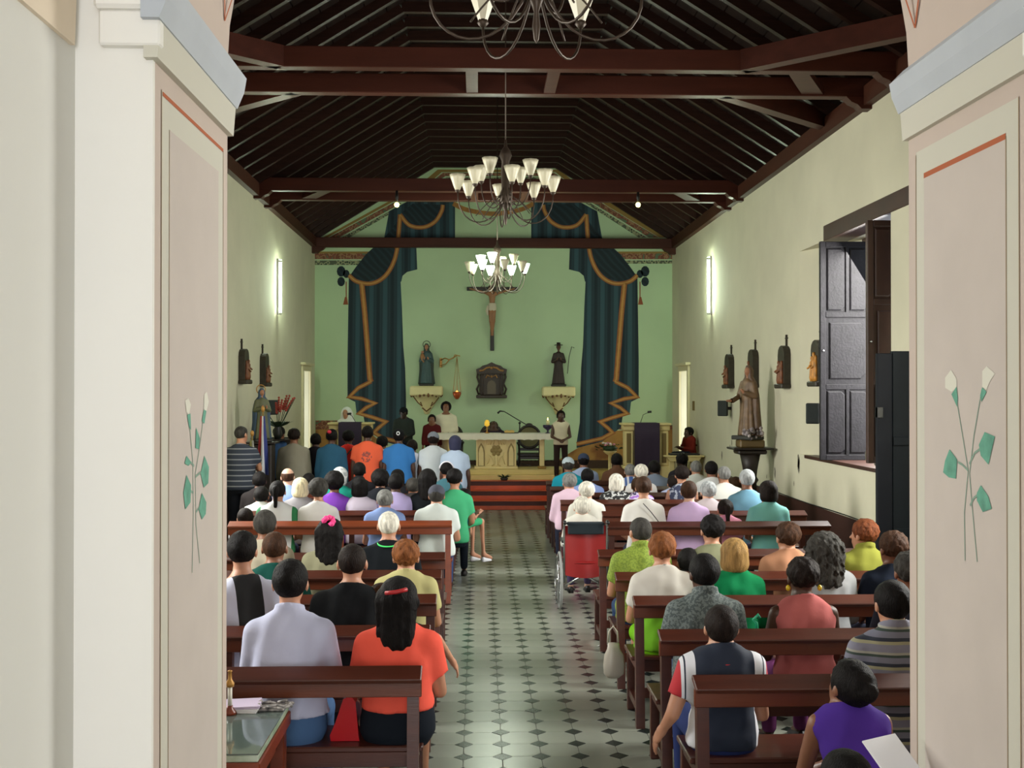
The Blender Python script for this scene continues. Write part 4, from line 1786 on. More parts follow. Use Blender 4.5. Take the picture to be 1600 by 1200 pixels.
def lectern(pxa, pxb, pyt, Y, zb, lab, labc, col_bottom=None):
    xa, zt = at_y(pxa, pyt, Y)
    xb, _ = at_y(pxb, pyt, Y)
    xc, w = (xa + xb) / 2, (xb - xa)
    h = zt - zb
    t = empty('lectern', (xc, Y, zb))
    tag(t, lab, 'lectern')
    MB().box(-w / 2, w / 2, -.25, .3, h - .04, h, ch=.01).build('top', M_lect, t)
    for s in (-1, 1):
        cx_ = s * (w / 2 - .14)
        c = MB()
        c.box(cx_ - .12, cx_ + .12, -.2, .1, h - .15, h - .04, ch=.02)
        c.box(cx_ - .09, cx_ + .09, -.17, .08, .3, h - .15, ch=.012)
        c.box(cx_ - .13, cx_ + .13, -.22, .12, 0, .3, ch=.02)
        o = c.build('column', M_lect, t)
        MB().box(cx_ - .045, cx_ + .045, -.178, -.168, .36, h - .2, ch=.004).build('fluted_panel', mat('lectern_recess', (120, 100, 54), .6), o)
    MB().box(-w / 2 + .2, w / 2 - .2, -.1, .05, .05, h - .06).build('back_panel', M_lect, t)
    cw = w * .255
    n = 14
    vs_, fs = [], []
    zs_ = [h + .006, h + .006, .7 * h, .4 * h, .12]
    ys_ = [.2, -.262, -.262, -.264, -.262]
    for i in range(n + 1):
        x = -cw + 2 * cw * i / n
        for j in range(5):
            vs_.append((x, ys_[j] + (.004 * math.sin(i * 1.3) if j > 1 else 0), zs_[j]))
    for i in range(n):
        for j in range(4):
            a = i * 5 + j
            fs.append((a, a + 1, a + 6, a + 5))
    m = MB().add(vs_, fs, 0, True)
    o = m.build('lectern_cloth', M_purple, None, (xc, Y, zb))
    tag(o, labc, 'cloth')
    return t, xc, zt


lectern(970, 1046, 661, 21.9, .51, 'cream lectern with two square columns right of the altar', 'dark purple cloth hanging down the front of the right lectern')
lectern(514, 584, 660, 22.2, .51, 'cream lectern at the left where a veiled reader stands', 'dark purple cloth hanging on the left lectern')
# lectern microphones (gooseneck)
for (p0, p1, p2, lab, Y) in (((1001, 660), (1005, 648), (1014, 644), 'small gooseneck microphone on top of the right lectern', 21.9), ((556, 660), (550, 650), (545, 647), 'small gooseneck microphone on top of the left lectern', 22.2)):
    a, b2, c2 = [at_y(*p, Y) for p in (p0, p1, p2)]
    t = empty('microphone', (a[0], Y, a[1]))
    tag(t, lab, 'microphone')
    MB().tube([(0, 0, 0), (b2[0] - a[0], 0, b2[1] - a[1]), (c2[0] - a[0], .0, c2[1] - a[1])], .006, 6).build('gooseneck', M_black, t)
    MB().tube([(c2[0] - a[0] - .03, 0, c2[1] - a[1]), (c2[0] - a[0] + .05, -.01, c2[1] - a[1] + .01)], .022, 8).build('head', M_black, t)

# wall console table at right, flower stand
xa, zt = at_y(1036, 711, 21.7)
xb, _ = at_y(1106, 711, 21.7)
xb -= .1
t = empty('console_table', ((xa + xb) / 2, 21.75, .51))
tag(t, 'cream half-height shelf table between the right lectern and the wall', 'table')
h = zt - .51
w = xb - xa
MB().box(-w / 2, w / 2, -.22, .22, h - .035, h, ch=.01).build('top', M_lect, t)
MB().prism([(-w / 2 + .05, h - .035), (w / 2 - .05, h - .035), (w / 2 - .12, h - .12), (-w / 2 + .12, h - .12)], -.18, .2, 'xz').build('cornice', M_lect, t)
for s in (-1, 1):
    MB().box(s * (w / 2 - .17) - .06, s * (w / 2 - .17) + .06, -.1, .12, 0, h - .12, ch=.015).build('leg', M_lect, t)
ct_z = .51 + h
o = MB().box(-.3, .3, -.18, .18, 0, .03, ch=.008).build('book', mat('dark_book', (26, 24, 24), .6), None, ((xa + xb) / 2 + .02, 21.75, ct_z))
tag(o, 'flat black folder lying on the cream shelf table by the right wall', 'folder')

xs, zt = at_y(953, 706, 22.6)
t = empty('flower_stand', (xs, 22.6, .51))
tag(t, 'slim cream pedestal stand left of the right lectern', 'stand')
h = zt - .51
MB().lathe([(.14, 0), (.13, .03), (.04, .06), (.035, h - .07), (.1, h - .03), (.13, h)], seg=16).build('column', M_lect, t)
MB().lathe([(.14, h), (.14, h + .02)], seg=16).build('top', M_lect, t)
t2 = empty('flower_arrangement', (xs, 22.6, .51 + h + .02))
tag(t2, 'low arrangement of pink and white flowers in dark green leaves on the slim stand', 'flowers')
random.seed(5)
lf, fl = MB(), []
for k in range(70):
    a = random.uniform(0, 6.28)
    r = random.uniform(.03, .26)
    z = random.uniform(.0, .12)
    x0, y0 = r * math.cos(a) * 1.2, r * math.sin(a) * .6
    dx, dy = .07 * math.cos(a + random.uniform(-.5, .5)), .05 * math.sin(a)
    lf.add([(x0, y0, z), (x0 + dx * .5 - dy * .3, y0 + dy * .5 + dx * .3, z + .03), (x0 + dx, y0 + dy, z + .01), (x0 + dx * .5 + dy * .3, y0 + dy * .5 - dx * .3, z + .02)], [(0, 1, 2, 3)])
lf.lathe([(.1, 0), (.16, .06), (.1, .1), (0, .11)], seg=12)
_l = lf.build('leaves', mat('leaf_dark', (34, 58, 32), .6), t2)
_l['kind'] = 'stuff'
for k in range(12):
    a = random.uniform(0, 6.28)
    r = random.uniform(0, .16)
    MB().sphere((r * math.cos(a), r * math.sin(a) * .5 - .03, .12 + random.uniform(0, .05)), .032, 8, 0, (1, 1, .7)).build('blossom', mat('flower_pink', (206, 130, 150), .7) if k % 2 else mat('flower_white', (220, 212, 206), .7), t2)

# small plant on the steps and low pedestal
x, z = at_y(788, 752, 21.75)
t = empty('plant_pot', (x, 21.85, .51))
tag(t, 'small dark potted plant standing on the top step before the altar', 'plant')
MB().lathe([(.06, 0), (.08, .05), (.07, .06), (0, .06)], seg=12).build('pot', mat('pot_dark', (40, 34, 30), .6), t)
lf = MB()
for k in range(26):
    a = k * .9
    lf.add([(0, 0, .05), (.07 * math.cos(a - .3), .07 * math.sin(a - .3), .09), (.16 * math.cos(a), .12 * math.sin(a), .07 + .03 * (k % 3)), (.07 * math.cos(a + .3), .07 * math.sin(a + .3), .09)], [(0, 1, 2, 3)])
_l = lf.build('leaves', mat('leaf_dark', (34, 58, 32), .6), t)
_l['kind'] = 'stuff'
x, z = at_y(735, 735, 23.0)
o = MB().box(-.1, .1, -.1, .1, 0, .22, ch=.02).build('stool', mat('low_plinth', (140, 134, 90), .7), None, (x, 23.3, .51))
tag(o, 'low square ochre plinth on the platform left of the carved altar front', 'plinth')


# ------------------------------------------------------------------ statues
def statue(loc, H, robe, cloak, lab, hood=None, halo=False, child=False, arm=False, name='statue', face=math.pi, hat=False, skin=(170, 120, 90)):
    """robed figure about H tall built as signed-distance meshes"""
    t = empty(name, loc, face)
    tag(t, lab, 'statue')
    s = H / 1.0
    c = .013

    def snb(fn, lo, hi, nm, m):
        ax_, ay_, az_ = axis(lo[0], hi[0], c), axis(lo[1], hi[1], c), axis(lo[2], hi[2], c)
        V, Q = snet(fn(grid(ax_, ay_, az_)), ax_, ay_, az_)
        if len(V):
            me = np_mesh(nm, V * s, Q, m)
            linked(nm, me, t)

    def f_robe(G):
        d = loft(G, [(.06, .15, .11, 0, 0), (.3, .12, .09, 0, 0), (.5, .1, .075, 0, 0), (.68, .11, .07, 0, 0), (.78, .085, .055, 0, 0), (.82, .03, .03, 0, 0)], 0, 2)
        d = d + .006 * np.sin(np.arctan2(G[1], G[0]) * 11) * np.clip((.75 - G[2]) * 2, 0, 1)
        for q in (-1, 1):
            e = (q * .14, .02, .58)
            wv = (q * .05, .12, .62) if not (arm and q > 0) else (.1, .2, .52)
            d = smin(d, np.minimum(cone(G, (q * .09, 0, .75), e, .04, .038), cone(G, e, wv, .038, .035)), .02)
        return d

    def f_face(G):
        d = ell(G, (0, 0, .91), (.045, .052, .062))
        d = smin(d, cone(G, (0, 0, .78), (0, 0, .88), .025, .025), .01)
        return smin(d, cone(G, (0, .045, .905), (0, .06, .89), .008, .01), .01)

    def f_hand(q):
        def f(G):
            wv = (q * .045, .14, .63) if not (arm and q > 0) else (.1, .23, .52)
            w2 = (wv[0] * .7, wv[1] + .03, wv[2] + .04)
            if arm and q > 0:
                w2 = (.11, .29, .52)
            return cone(G, wv, w2, .022, .016)
        return f
    snb(f_robe, (-.24, -.18, 0.02), (.24, .22, .86), 'robe', robe)
    mk = mat('statue_skin_%d' % skin[0], skin, .5)
    snb(f_face, (-.1, -.12, .74), (.1, .12, 1.0), 'head', mk)
    for q in (-1, 1):
        snb(f_hand(q), (-.18, 0, .4), (.18, .36, .8), 'hand', mk)
    if child:
        MB().sphere((.09 * s, .1 * s, .785 * s), .036 * s, 10).build('infant_head', mk, t)
    if cloak is not None:
        def f_cloak(G):
            d = loft(G, [(.05, .19, .13, -.03, 0), (.35, .16, .11, -.03, 0), (.6, .16, .095, -.02, 0), (.76, .125, .08, -.01, 0), (.84, .06, .06, -.01, 0), (.93, .06, .066, -.01, 0), (.99, .03, .03, -.01, 0)], 0, 2)
            d = d + .007 * np.sin(np.arctan2(G[1], G[0]) * 9 + 1)
            return np.maximum(d, G[1] - .02 - .0 * G[2])
        snb(f_cloak, (-.26, -.2, 0.02), (.26, .1, 1.03), 'cloak', cloak)
    else:
        def f_h(G):
            d = ell(G, (0, -.008, .925), (.053, .06, .06))
            return np.maximum(d, G[1] - .022 - np.maximum(0, G[2] - .95))
        snb(f_h, (-.1, -.1, .84), (.1, .1, 1.0), 'hair', mat('statue_hair', (40, 26, 18), .6))
    MB().box(-.17 * s, .17 * s, -.13 * s, .15 * s, 0, .055 * s, ch=.012).build('base', mat('statue_base', (44, 44, 38), .6), t)
    if halo:
        MB().tube([(.085 * s * math.cos(a), -.05 * s, (.97 + .085 * math.sin(a)) * s) for a in np.linspace(0, 6.283, 25)[:-1]], .009 * s, 6, closed=True).build('halo', M_gold if halo == 'gold' else mat('halo_dark', (70, 84, 66), .5), t)
    if hat:
        MB().lathe([(.1, .965), (.1, .978), (.045, .985), (.045, 1.03), (0, 1.035)], seg=16).build('hat', mat('statue_hat', (40, 24, 20), .6), t).scale = (s, s, s)
    if child:
        def f_c(G):
            return smin(ell(G, (.09, .09, .68), (.05, .045, .075)), cone(G, (.09, .1, .62), (.06, .13, .56), .03, .02), .02)
        snb(f_c, (0, 0, .5), (.18, .2, .8), 'infant_robe', mat('statue_child_robe', (156, 110, 66), .6))
    return t


M_corb = mat('corbel_cream', (224, 214, 160), .55, var=.05)
M_scroll = mat('corbel_scroll_brown', (110, 74, 38), .6)


def wall_corbel(pxa, pxb, pyt, pyb, lab):
    xa, zt = at_y(pxa, pyt, YB - .2)
    xb, zb = at_y(pxb, pyb, YB - .2)
    w, h = xb - xa, zt - zb
    t = empty('wall_bracket', ((xa + xb) / 2, YB, zb))
    tag(t, lab, 'bracket', 'cream brackets under the statues on the back wall')
    MB().box(-w / 2, w / 2, -.42, 0, h * .66, h, ch=.03).build('shelf', M_corb, t)
    MB().lathe([(.0, 0), (.06, .02), (.09, h * .15), (.2, h * .42), (w * .4, h * .64), (w * .42, h * .68)], seg=20, sy=.9).build('console', M_corb, t)
    s1 = MB()
    for k in range(12):
        a = math.pi * k / 11
        s1.sphere(((w / 2 - .02) * math.cos(a) * .98, -.2 - .22 * math.sin(a) * .98, h * .68), .03, 6, 0, (1, 1, 1 + .8 * (k % 2)))
    s1.build('beading', M_scroll, t)
    for q in (-1, 1):
        MB().tube([(q * w * .38, -.2, h * .6), (q * w * .26, -.28, h * .42), (q * .1, -.24, h * .3), (q * .14, -.22, h * .44)], .014, 6).build('scroll', M_scroll, t)
    MB().tube([(-.1, -.2, h * .24), (0, -.24, h * .12), (.1, -.2, h * .24)], .018, 6).build('scroll', M_scroll, t)
    return (xa + xb) / 2, zt


cx_, zt = wall_corbel(641, 692, 603, 648, 'cream scrolled wall bracket under the haloed blue statue, left of the altar')
M_blue_r = mat('robe_blue_green', (58, 84, 86), .6, var=.15)
M_blue_c = mat('cloak_dark_green', (36, 52, 44), .6, var=.15)
sH = at_y(665, 536, YB - .3)[1] - zt
statue((cx_, YB - .24, zt), sH, M_blue_r, M_blue_c, 'statue of a haloed woman in blue holding an infant on the left wall bracket', halo='dark', child=True)
cx_, zt = wall_corbel(847, 898, 604, 649, 'cream scrolled wall bracket under the dark robed statue, right of the crucifix')
M_friar = mat('robe_dark_brown', (46, 32, 26), .6, var=.15)
sH = at_y(870, 537, YB - .3)[1] - zt
st = statue((cx_, YB - .24, zt), sH, M_friar, None, 'statue of a dark-brown robed friar with a flat hat on the right wall bracket', hat=True, skin=(90, 60, 44))
MB().tube([(-.2 * sH, .1, .3 * sH), (-.24 * sH, .1, .7 * sH), (-.3 * sH, .1, .93 * sH), (-.36 * sH, .1, .9 * sH)], .008, 6).build('staff', M_black, st)

# crucifix
X0, Zc = at_y(769, 452, YB - .05)
t = empty('crucifix', (X0, YB - .02, at_y(769, 548, YB - .05)[1]))
tag(t, 'dark wooden crucifix with a carved corpus high on the green wall', 'crucifix')
Zb = at_y(769, 548, YB)[1]
hT = at_y(769, 446, YB)[1] - Zb
hC = at_y(769, 451.5, YB)[1] - Zb
wC = (at_y(810, 452, YB)[0] - at_y(731, 452, YB)[0]) / 2
M_cross = mat('cross_dark', (24, 18, 14), .5)
MB().box(-.045, .045, -.05, 0, 0, hT, ch=.008).build('upright', M_cross, t)
MB().box(-wC, wC, -.05, -.003, hC - .045, hC + .045, ch=.008).build('crossbar', M_cross, t)


def f_corp(G):
    z0 = hC
    d = cone(G, (0, -.12, z0 - .3), (0, -.12, z0 - .14), .062, .082)
    d = smin(d, cone(G, (-.09, -.12, z0 - .12), (.09, -.12, z0 - .12), .045, .045), .03)
    d = smin(d, ell(G, (-.04, -.16, z0 - .02), (.055, .06, .07)), .015)
    d = smin(d, cone(G, (0, -.12, z0 - .5), (0, -.12, z0 - .35), .075, .055), .03)
    for q in (-1, 1):
        d = smin(d, cone(G, (q * .12, -.11, z0 - .11), (q * .33, -.09, z0 - .05), .033, .025), .02)
        d = smin(d, cone(G, (q * .33, -.09, z0 - .05), (q * .52, -.07, z0 + .0), .025, .018), .01)
        d = smin(d, cone(G, (q * .04, -.12, z0 - .5), (q * .035, -.15, z0 - .76), .05, .034), .02)
        d = smin(d, cone(G, (q * .035, -.15, z0 - .76), (q * .012, -.09, z0 - 1.02), .034, .02), .02)
        d = smin(d, cone(G, (q * .012, -.09, z0 - 1.02), (q * .02, -.12, z0 - 1.09), .02, .016), .01)
    return d


c = .014
a_, b_, e_ = axis(-.58, .58, c), axis(-.25, 0, c), axis(hC - 1.15, hC + .1, c)
V, Q = snet(f_corp(grid(a_, b_, e_)), a_, b_, e_)
linked('corpus', np_mesh('corpus', V, Q, mat('corpus_skin', (150, 104, 70), .5, var=.1)), t)
lo = MB()
lo.lathe([(.085, -.02), (.1, .03), (.09, .14), (.08, .16)], (0, -.12, hC - .5), 14, sy=.85)
lo.tube([(-.09, -.15, hC - .4), (-.12, -.14, hC - .52), (-.1, -.14, hC - .62)], [.03, .035, .02], 8)
lo.build('loincloth', mat('loincloth_white', (206, 196, 176), .8), t)
MB().sphere((-.04, -.145, hC + .0), .066, 12, 0, (.95, 1, 1.05)).build('hair', mat('statue_hair', (40, 26, 18), .6), t)

# tabernacle on the wall
xa, zb = at_y(744, 622, YB - .2)
xb, zt = at_y(792, 566, YB - .2)
w, h = xb - xa, zt - zb
t = empty('tabernacle', ((xa + xb) / 2, YB - .02, zb))
tag(t, 'small dark ornate tabernacle with gilt carving hanging below the crucifix', 'tabernacle')
M_tab = mat('tabernacle_dark', (50, 36, 26), .5, var=.2)
MB().box(-w / 2, w / 2, -.3, 0, 0, .07, ch=.012).build('base', M_tab, t)
MB().box(-w * .36, w * .36, -.22, 0, .07, h * .68, ch=.01).build('body', M_tab, t)
MB().prism([(-.1, .09), (.1, .09), (.1, h * .38), (.07, h * .46), (0, h * .5), (-.07, h * .46), (-.1, h * .38)], -.235, -.22, 'xz').build('door', mat('tabernacle_door', (84, 72, 52), .45), t)
for q in (-1, 1):
    for xx in (.2, .27):
        MB().lathe([(.016, .08), (.012, .14), (.018, .2), (.012, h * .6), (.02, h * .66)], (q * xx, -.24, 0), 8).build('colonnette', M_tab, t)
    MB().tube([(q * w * .42, -.15, .08), (q * w * .48, -.15, h * .25), (q * w * .40, -.15, h * .4), (q * w * .46, -.15, h * .58), (q * w * .44, -.15, h * .72)], [.02, .026, .018, .026, .02], 8).build('scroll', M_tab, t)
cr = [(-w * .48, h * .68), (w * .48, h * .68), (w * .5, h * .8), (w * .38, h * .84), (w * .3, h * .9), (w * .14, h * .94), (0, h), (-w * .14, h * .94), (-w * .3, h * .9), (-w * .38, h * .84), (-w * .5, h * .8)]
MB().prism(cr, -.24, -.02, 'xz').build('pediment', M_tab, t)
gg = MB()
for q in (-1, 1):
    gg.tube([(q * .03, -.25, h * .86), (q * .12, -.25, h * .84), (q * .2, -.25, h * .77), (q * .28, -.25, h * .76)], .022, 6)
    gg.tube([(q * .04, -.245, h * .6), (q * .1, -.245, h * .64), (q * .13, -.245, h * .56)], .016, 6)
gg.sphere((0, -.25, h * .84), .035, 8)
gg.sphere((0, -.25, h * .6), .03, 8)
gg.build('gilt_ornament', mat('tabernacle_gilt', (172, 128, 74), .4, metal=.3), t)

# sanctuary lamp on its bracket
xb_, zb_ = at_y(689, 566, YB)
xe, ze = at_y(715, 560, YB - .4)
t = empty('sanctuary_lamp', (xb_, YB - .02, zb_))
tag(t, 'small glowing red sanctuary lamp hung on chains from a gilt scrolled wall bracket', 'lamp')
dx = .38
MB().box(-.03, .03, -.03, 0, -.12, .1, ch=.01).build('wall_plate', M_gold, t)
bb = MB()
bb.tube([(0, -.03, .05), (.1, -.15, .09), (.2, -.25, .05), (.3, -.35, .1), (dx, -.4, .14)], .014, 6)
bb.tube([(0, -.03, -.08), (.12, -.14, -.04), (.2, -.25, .05)], .012, 6)
bb.tube([(.3, -.35, .08), (dx - .05, -.42, .16), (dx + .07, -.4, .13)], .012, 6)
bb.build('scroll_arm', M_gold, t)
zl = at_y(714, 617, YB - .4)[1] - zb_
xl = at_y(714, 617, YB - .4)[0] - xb_
ch_ = MB()
for q in (-1, 0, 1):
    ch_.tube([(xl, -.4, .12), (xl + q * .09, -.4 + (.06 if q == 0 else 0), zl + .07)], .005, 5)
ch_.build('chain', M_gold, t)
MB().lathe([(.03, -.1), (.07, -.05), (.1, .03), (.09, .07), (.06, .04), (0, .0)], (xl, -.4, zl), 14).build('bowl', mat('lamp_copper', (176, 82, 40), .3, metal=.4), t)
MB().lathe([(.04, .0), (.045, .06), (.0, .1)], (xl, -.4, zl), 12).build('glass', mat('lamp_red_glow', (255, 120, 60), .3, emit=(255, 120, 50), estr=7), t)


# ------------------------------------------------------------------ fluorescent tubes, stations, speakers
def fluor(y, z0, z1, side, lab):
    x = XL if side < 0 else XR
    s = 1 if side < 0 else -1
    t = empty('tube_light', (x, y, z0))
    tag(t, lab, 'lamp')
    MB().box(min(0, s * .04), max(0, s * .04), -.035, .035, -.02, z1 - z0 + .02, ch=.006).build('housing', mat('housing_white', (220, 220, 214), .5), t)
    MB().lathe([(.018, 0), (.02, .01), (.02, z1 - z0 - .01), (.018, z1 - z0)], (s * .065, 0, 0), 12).build('tube', mat('tube_glow', (245, 255, 235), .4, emit=(235, 255, 225), estr=250), t)
    for zz in (0, z1 - z0 - .03):
        MB().box(min(.03 * s, .09 * s), max(.03 * s, .09 * s), -.025, .025, zz - .02, zz + .02).build('socket', mat('housing_white', (220, 220, 214), .5), t)


yy, z1 = at_x(438, 406, XL + .06)
_, z0 = at_x(438, 490, XL + .06)
fluor(yy, z0, z1, -1, 'lit vertical fluorescent tube on the left wall')
yy, z1 = at_x(1107, 402, XR - .06)
_, z0 = at_x(1107, 490, XR - .06)
fluor(yy, z0, z1, 1, 'lit vertical fluorescent tube on the right wall')

M_stn = mat('station_dark', (52, 46, 34), .55, var=.3, vscale=10)
M_stn_r = mat('station_figures', (120, 72, 40), .55, var=.35, vscale=16)
M_stn_lit = mat('station_figures_lit', (190, 130, 50), .5, var=.35, vscale=16)  # brighter copy of the figures, light falling on them put into the colour


def station(px, pyt, pyb, side, lab, gold=False):  # gold picks the figures coloured as if lit
    x = XL if side < 0 else XR
    s = 1 if side < 0 else -1
    y, zt = at_x(px, pyt, x + s * .08)
    _, zb = at_x(px, pyb, x + s * .08)
    h = zt - zb
    t = empty('station_plaque', (x, y, zb))
    tag(t, lab, 'plaque', 'arched relief plaques along the nave walls')
    w = .17
    def A(k, hh):
        return [(-w * k, .06), (w * k, .06), (w * k, hh * .78), (w * k * .85, hh * .9), (w * k * .5, hh * .97), (0, hh), (-w * k * .5, hh * .97), (-w * k * .85, hh * .9), (-w * k, hh * .78)]
    MB().prism([(a, b) for a, b in A(1, h)], min(0, s * .1), max(0, s * .1), 'yz').build('niche', M_stn, t)
    MB().box(min(0, s * .15), max(0, s * .15), -w * 1.15, w * 1.15, 0, .07, ch=.015).build('ledge', M_stn, t)
    g = MB()
    random.seed(int(px))
    for k in range(3):
        yy_ = -.08 + .08 * k
        hh_2 = random.uniform(.5, .75) * h
        g.lathe([(.03, .06), (.045, .12), (.035, hh_2 * .6), (.04, hh_2 * .8), (.02, hh_2 * .86), (.03, hh_2 * .93), (.02, hh_2), (0, hh_2)], (s * .11, yy_, 0), 10, sx=.8)
        g.tube([(s * .12, yy_, hh_2 * .7), (s * .15, yy_ + .07, hh_2 * .6)], .014, 6)
    g.build('relief_figures', M_stn_lit if gold else M_stn_r, t)
    cx2 = MB()
    cx2.box(min(0, s * .03), max(0, s * .03), -.008, .008, h, h + .16)
    cx2.box(min(0, s * .03), max(0, s * .03), -.04, .04, h + .1, h + .116)
    cx2.build('cross', M_stn, t)


station(384, 545, 600, -1, 'dark arched relief plaque on the left wall, the one nearer the entrance')
station(416, 552, 604, -1, 'dark arched relief plaque on the left wall, the one nearer the altar')
station(1137, 553, 607, 1, 'dark arched relief plaque on the right wall nearest the altar')
station(1174, 546, 606, 1, 'dark arched relief plaque behind the right statue head')
station(1222, 540, 607, 1, 'dark arched relief plaque alone on the right wall between statue and window')
station(1275, 531, 604, 1, 'relief plaque with figures toned as if lit gold beside the window shutter', True)


def speaker(px, pya, pyb, side, lab):
    x = XL if side < 0 else XR
    s = 1 if side < 0 else -1
    y, zt = at_x(px, pya, x + s * .1)
    _, zb = at_x(px, pyb, x + s * .1)
    t = empty('loudspeaker', (x, y, zb))
    tag(t, lab, 'speaker', 'small wall speakers')
    h = zt - zb
    Mx = Matrix.Rotation(s * -.35, 3, 'Z')
    MB().box(-.085, .085, -.1, .06, 0, h, ch=.012).build('cabinet', mat('speaker_black', (26, 30, 30), .6), t, (s * .15, 0, 0), s * .35)
    MB().box(-.075, .075, -.108, -.1, .012, h - .012, ch=.003).build('grille', mat('speaker_grille', (44, 52, 50), .7, bump=.6, bscale=200), t, (s * .15, 0, 0), s * .35)
    MB().box(min(0, s * .1), max(0, s * .1), -.02, .02, h * .4, h * .6).build('wall_mount', M_black, t)


speaker(421, 625, 648, -1, 'small black loudspeaker on the left wall above the flags')
speaker(1134, 626, 650, 1, 'small black loudspeaker on the right wall beside the statue')
speaker(1276, 630, 662, 1, 'small black loudspeaker on the right wall half behind the shutter')

# side doors of the sanctuary
M_frame = mat('door_frame_cream', (214, 206, 168), .6)
for side, ya, yb2, n_ in ((-1, 23.5, 24.4, 1), (1, 23.3, 24.2, 2)):
    x = XL if side < 0 else XR
    s = 1 if side < 0 else -1
    d = struct(MB().box(min(x, x + s * .05), max(x, x + s * .05), ya - .12, ya, .51, 2.87, ch=.008).build('door_%d' % n_, M_frame))
    MB().box(min(x, x + s * .05), max(x, x + s * .05), yb2, yb2 + .12, .51, 2.87, ch=.008).build('door_jamb', M_frame, d)
    MB().box(min(x, x + s * .05), max(x, x + s * .05), ya, yb2, 2.75, 2.87, ch=.008).build('door_head', M_frame, d)
    MB().box(min(x, x + s * .11), max(x, x + s * .11), ya - .2, yb2 + .2, 2.87, 2.93, ch=.01).build('door_cornice', M_frame, d)
    o = MB()
    o.box(-.08, .08, -.012, .012, -.06, .06, ch=.004)
    yl, zl2 = (at_x(472, 632, XL) if side < 0 else at_x(1084, 634, XR))
    q = MB().box(min(x, x + s * .012), max(x, x + s * .012), yl - .1, yl + .1, zl2 - .1, zl2 + .1, ch=.003).build('wall_notice', mat('notice_brown', (120, 100, 54), .7), None)
    tag(q, 'small square brown notice on the %s wall near the sanctuary door' % ('left' if side < 0 else 'right'), 'notice')

# right wall statue on pedestal
X = 4.05
Y = at_y(1171, 700, 16.6)[0] and 16.55
xs, zt = at_y(1172, 699, 16.55)
xs = min(xs, 4.2)
ped = empty('statue_pedestal', (xs, 16.55, 0))
tag(ped, 'dark carved wooden pedestal against the right wall under the robed statue', 'pedestal')
M_ped = mat('pedestal_dark', (36, 28, 22), .5, var=.2)
MB().box(-.31, .31, -.24, .24, zt - .03, zt, ch=.008).build('top', M_ped, ped)
MB().box(-.22, .22, -.18, .18, zt - .1, zt - .03, ch=.02).build('cornice', M_ped, ped)
MB().lathe([(.2, 0), (.2, .08), (.11, .12), (.1, zt - .55), (.13, zt - .5), (.1, zt - .45), (.12, zt - .3), (.16, zt - .1)], seg=12).build('column', M_ped, ped)
top = at_y(1168, 570, 16.55)[1]
M_rob = mat('robe_worn_gold', (112, 88, 62), .5, var=.35, vscale=9)
sH = (top - zt - .12)
MB().box(-.19, .19, -.16, .16, zt, zt + .12, ch=.02).build('plinth', mat('plinth_worn_gold', (96, 78, 44), .5, var=.3), ped)
st = statue((xs - .03, 16.55, zt + .12), sH, M_rob, mat('cloak_bronze', (92, 70, 50), .5, var=.35, vscale=8), 'life-like robed statue with an outstretched hand on a pedestal at the right wall', arm=True, face=math.radians(125))
random.seed(3)
fl = empty('flower_cluster', (xs, 16.4, zt + .12))
tag(fl, 'dark and silver flowers piled at the feet of the robed statue on the right', 'flowers')
f1 = MB()
for k in range(36):
    a = random.uniform(0, 6.28)
    r = random.uniform(.05, .17)
    f1.sphere((r * math.cos(a), r * math.sin(a) * .7, random.uniform(.02, .2)), random.uniform(.02, .036), 6)
o = f1.build('blossoms', mat('flowers_dark', (70, 60, 62), .6, vcol=(190, 180, 180), var=.1, vscale=14), fl)
o['kind'] = 'stuff'

# left wall: statue, flags, vase
xs, _ = at_y(409, 700, 17.0)
zt = at_y(409, 690, 17.0)[1]
ped = empty('statue_pedestal', (xs, 17.0, 0))
tag(ped, 'dark tall pedestal by the left wall under the blue-cloaked statue', 'pedestal')
MB().box(-.24, .24, -.22, .22, zt - .03, zt, ch=.008).build('top', M_ped, ped)
MB().box(-.18, .18, -.17, .17, 0, zt - .03, ch=.02).build('column', M_ped, ped)
top = at_y(408, 606, 17.0)[1]
statue((xs, 17.0, zt), top - zt, mat('robe_greenish', (96, 100, 70), .6, var=.2), mat('cloak_blue', (50, 74, 96), .6, var=.15), 'blue-cloaked statue on a tall pedestal by the left wall, above the flags', halo='gold', face=math.radians(-150))
# cloths hanging in front
M_f = {'r': mat('flag_red', (150, 40, 36), .8), 'w': mat('flag_white', (214, 218, 222), .8), 'b': mat('flag_blue', (44, 56, 120), .8), 'y': mat('flag_yellow_green', (176, 180, 110), .8), 's': mat('flag_silver', (196, 200, 190), .8)}


